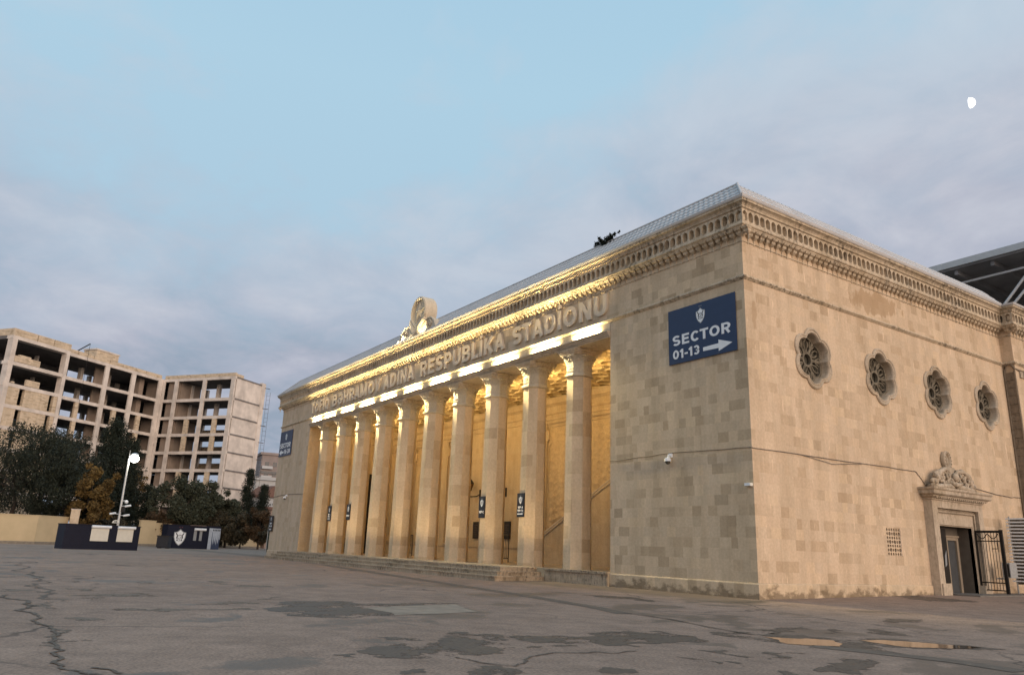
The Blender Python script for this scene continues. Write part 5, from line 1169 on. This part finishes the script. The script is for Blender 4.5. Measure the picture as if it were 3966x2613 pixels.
# ------------------------------------------------------------------ trees
def tree(name, lab, x, ytop, ybase_, D, half, kind, mat, n, leaf=.34, seed=1, group=None, asp=1.0):
    """x, ytop: measured crown axis and top in the photo; half: half width in photo pixels; D: distance"""
    rnd = random.Random(seed); base = gp(x, 2100, D); base.z = -.15; top = gp(x, ytop, D).z; H = top + .15; Rr = half * D / FL
    r = thing(name, base, lab, 'tree', group)
    mt = MB(); tr = max(.12, H * .022)
    hb = H * (.82 if kind in ('cone', 'spire') else .55)
    pts = [base + Vector((rnd.gauss(0, .02) * k * Rr * .3, rnd.gauss(0, .02) * k * Rr * .3, hb * k / 5)) for k in range(6)]; mt.tube(pts, [tr * (1.25 - .2 * k) for k in range(6)], 8)
    mc_ = MB(); clumps = []
    if kind in ('cone', 'spire'):
        levels = int(H / .75)
        for k in range(levels):
            f = (k + .5) / levels
            if f < .07: continue
            rad = Rr * (1 - f) ** (.62 if kind == 'cone' else .42) * min(1, (f + .12) * 3.2) * rnd.uniform(.82, 1.1); nb_ = max(3, int(5 + 9 * rad / Rr))
            for j in range(nb_):
                a = rnd.uniform(0, 2 * math.pi); L = rad * rnd.uniform(.55, 1.12)
                p0 = base + Vector((0, 0, H * f)); p1 = p0 + Vector((math.cos(a) * L, math.sin(a) * L, L * rnd.uniform(.05, .55)))
                if j < 3: mt.tube([p0, p0.lerp(p1, .8)], [.05, .02], 4)
                for s_ in (.35, .65, .95): clumps.append((p0.lerp(p1, s_), .30 + .16 * Rr * (1.15 - s_ * .6)))
        clumps.append((base + Vector((0, 0, H - .3)), .32)); clumps.append((base + Vector((0, 0, H - .8)), .4))
    else:
        nb_ = 11 if kind == 'round' else 9; cz = H * (.60 if kind != 'bush' else .5); rz = H - cz
        for k in range(nb_ * 5):
            u = Vector((rnd.gauss(0, 1), rnd.gauss(0, 1), rnd.gauss(0, 1))).normalized(); q = rnd.uniform(.35, 1.0) ** .6
            lump = 1 + .22 * math.sin(u.x * 4 + seed) * math.cos(u.z * 5 + seed * 2) + .12 * rnd.gauss(0, 1)
            dz = u.z * (rz if u.z > 0 else cz * .72)
            c = base + Vector((u.x * Rr * q * lump, u.y * Rr * q * lump, cz + dz * q * (lump if u.z < .6 else 1)))
            clumps.append((c, Rr * rnd.uniform(.14, .27)))
            if k % 3 == 0: mt.tube([base + Vector((0, 0, hb * .8)), (base + Vector((0, 0, hb))).lerp(c, .5) + Vector((0, 0, -.3)), c], [tr * .5, tr * .3, .04], 5)
    tot = sum(c[1] ** 2 for c in clumps)
    for c, cr in clumps:
        m_ = max(6, int(n * cr * cr / tot))
        for _ in range(m_):
            d = Vector((rnd.gauss(0, 1), rnd.gauss(0, 1), rnd.gauss(0, 1) * .8)); d = d.normalized() * (rnd.random() ** .45) * cr * 1.15; p_ = c + d
            t1 = Vector((rnd.gauss(0, 1), rnd.gauss(0, 1), rnd.gauss(0, 1) + (.9 if kind in ('cone', 'spire', 'pine') else 0))).normalized(); t2 = t1.cross(Vector((rnd.gauss(0, 1), rnd.gauss(0, 1), rnd.gauss(0, 1)))).normalized()
            s_ = leaf * rnd.uniform(.6, 1.3); w_ = s_ * (.26 if kind in ('cone', 'spire', 'pine') else .48)
            mc_.add([p_ - t1 * s_, p_ + t2 * w_, p_ + t1 * s_, p_ - t2 * w_], [(0, 1, 2, 3)])
    mt.build('trunk', M['bark'], r); mc_.build('crown', M[mat], r)
    return r
G = 'trees behind the boundary wall'
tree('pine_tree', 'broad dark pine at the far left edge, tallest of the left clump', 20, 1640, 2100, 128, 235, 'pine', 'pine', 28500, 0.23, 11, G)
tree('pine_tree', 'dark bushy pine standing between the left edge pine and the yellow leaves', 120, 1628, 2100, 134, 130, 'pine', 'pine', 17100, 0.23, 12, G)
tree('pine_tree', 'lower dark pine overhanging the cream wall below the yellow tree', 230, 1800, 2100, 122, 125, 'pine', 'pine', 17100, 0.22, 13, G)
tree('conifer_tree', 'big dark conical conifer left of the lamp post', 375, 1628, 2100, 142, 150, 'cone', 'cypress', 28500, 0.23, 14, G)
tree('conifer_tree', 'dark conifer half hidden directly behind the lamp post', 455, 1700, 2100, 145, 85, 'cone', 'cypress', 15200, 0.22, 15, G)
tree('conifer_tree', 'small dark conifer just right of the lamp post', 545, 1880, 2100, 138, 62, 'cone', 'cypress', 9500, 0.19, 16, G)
tree('deciduous_tree', 'tree with yellowing autumn leaves in front of the big conifer', 322, 1790, 2100, 119, 72, 'round', 'yellow', 12350, 0.22, 17, G)
tree('deciduous_tree', 'sparse tree with a few yellow leaves between lamp post and conifer', 478, 1800, 2100, 150, 45, 'round', 'yellow', 2470, 0.20, 18, G)
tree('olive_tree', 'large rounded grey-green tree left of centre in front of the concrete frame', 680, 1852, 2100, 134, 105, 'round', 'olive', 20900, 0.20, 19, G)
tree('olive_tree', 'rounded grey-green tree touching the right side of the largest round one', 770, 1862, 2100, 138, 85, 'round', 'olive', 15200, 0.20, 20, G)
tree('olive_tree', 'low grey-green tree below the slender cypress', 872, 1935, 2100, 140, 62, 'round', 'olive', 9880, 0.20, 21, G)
tree('rusty_shrub', 'rust tinted bushy shrub left of the large round tree', 600, 1968, 2100, 133, 62, 'bush', 'rust', 7980, 0.18, 22, G)
tree('cypress_tree', 'slender tall cypress in front of the bare concrete end wall', 937, 1815, 2100, 152, 36, 'spire', 'cypress', 12350, 0.18, 23, G)
tree('conifer_tree', 'shorter dark conifer right of the slender cypress', 1000, 1880, 2100, 150, 52, 'cone', 'cypress', 11400, 0.19, 24, G)
tree('deciduous_tree', 'reddish brown tree low beside the stadium corner', 1000, 1962, 2100, 132, 55, 'bush', 'rust', 10450, 0.19, 25, G)
tree('scrub_tree', 'dull brown scrub between the low grey-green tree and the reddish tree', 930, 1990, 2100, 134, 62, 'bush', 'scrub', 9880, 0.19, 26, G)
tree('scrub_tree', 'dull scrub behind the banner end of the crest kiosk', 830, 1985, 2100, 136, 70, 'bush', 'scrub', 9880, 0.19, 27, G)
tree('scrub_tree', 'dark scrub behind the crest kiosk roof', 720, 1990, 2100, 135, 75, 'bush', 'scrub', 9880, 0.19, 28, G)
tree('scrub_tree', 'dull low scrub hiding the wall foot near the mesh gate', 1050, 2010, 2100, 125, 40, 'bush', 'scrub', 6080, 0.18, 29, G)
tree('scrub_tree', 'dark scrub between the gate pier and the lamp post', 380, 1990, 2100, 134, 80, 'bush', 'scrub', 9500, 0.19, 30, G)

# ------------------------------------------------------------------ portico lighting
WARM = (1.0, 0.70, 0.30)
def area(name, loc, tgt, sx, sy, w, col, spread=180):
    l = bpy.data.lights.new(name, 'AREA'); l.shape = 'RECTANGLE'; l.size = sx; l.size_y = sy; l.energy = w; l.color = col; l.spread = R(spread)
    o = bpy.data.objects.new(name, l); COL.objects.link(o); z = (Vector(loc) - Vector(tgt)).normalized(); x_ = Vector((1, 0, 0)); y_ = z.cross(x_).normalized(); x_ = y_.cross(z)
    mt = Matrix((x_, y_, z)).transposed().to_4x4(); mt.translation = loc; o.matrix_world = mt; return o
def spot(name, loc, tgt, w, col, size, blend=.5, soft=.08):
    l = bpy.data.lights.new(name, 'SPOT'); l.energy = w; l.color = col; l.spot_size = R(size); l.spot_blend = blend; l.shadow_soft_size = soft
    o = bpy.data.objects.new(name, l); COL.objects.link(o); o.location = loc; o.rotation_euler = (Vector(loc) - Vector(tgt)).to_track_quat('Z', 'Y').to_euler(); return o
bays = [(-48.4 + CX[0]) / 2 + .2] + [(a + b) / 2 for a, b in zip(CX, CX[1:])] + [(CX[-1] + PR) / 2 - .1]
for i, x in enumerate(bays):
    w = 2.5 if 0 < i < 10 else 2.0
    # floodlight bars lying on the architrave ledge, shining up the fascia and the cornice
    o = area('ledge_light', (x, -.088, 11.625), (x, -.30, 15.0), w, .05, 230 * random.uniform(.8, 1.15), (1.0, .80, .40))
for i, x in enumerate(CX):
    spot('column_light', (x - 2.0, -.42, 11.25), (x + .05, .15, 10.1), 3600 * random.uniform(.8, 1.2), (1.0, .80, .42), 50, .9, .05)
    spot('ceiling_light', (x + 1.9, 1.75, 11.0), (x + 1.9, 7.0, 10.7), 290, WARM, 160, .5, .1)
spot('ceiling_light', (PL + 1.0, 1.75, 11.0), (PL + 1.0, 7.0, 10.7), 260, WARM, 160, .5, .1)
for i, x in enumerate(bays):
    area('cornice_light', (x, -.60, 11.5), (x, -.50, 14.9), 3.6, .16, 48 * random.uniform(.7, 1.2) * (.6 if i in (0, 10) else 1), (1.0, .76, .36), 44)
    if 0 < i < 10: spot('step_light', (x, -1.75, .52), (x + .3, .6, 5.5), 330 * random.uniform(.8, 1.2), (1.0, .72, .36), 110, .8, .1)
    l = bpy.data.lights.new('portico_light', 'POINT'); l.energy = 55; l.color = WARM; l.shadow_soft_size = .15; o = bpy.data.objects.new('portico_light', l); COL.objects.link(o); o.location = (x, 3.6, 10.6)
spot('medallion_light', (-31.6, -.75, 15.7), (-27.8, 0, 16.5), 1500, (1.0, .84, .48), 70, .6, .06)
spot('medallion_light', (-26.8, -.75, 15.55), (-27.4, .1, 16.2), 110, (1.0, .84, .48), 90, .6, .06)
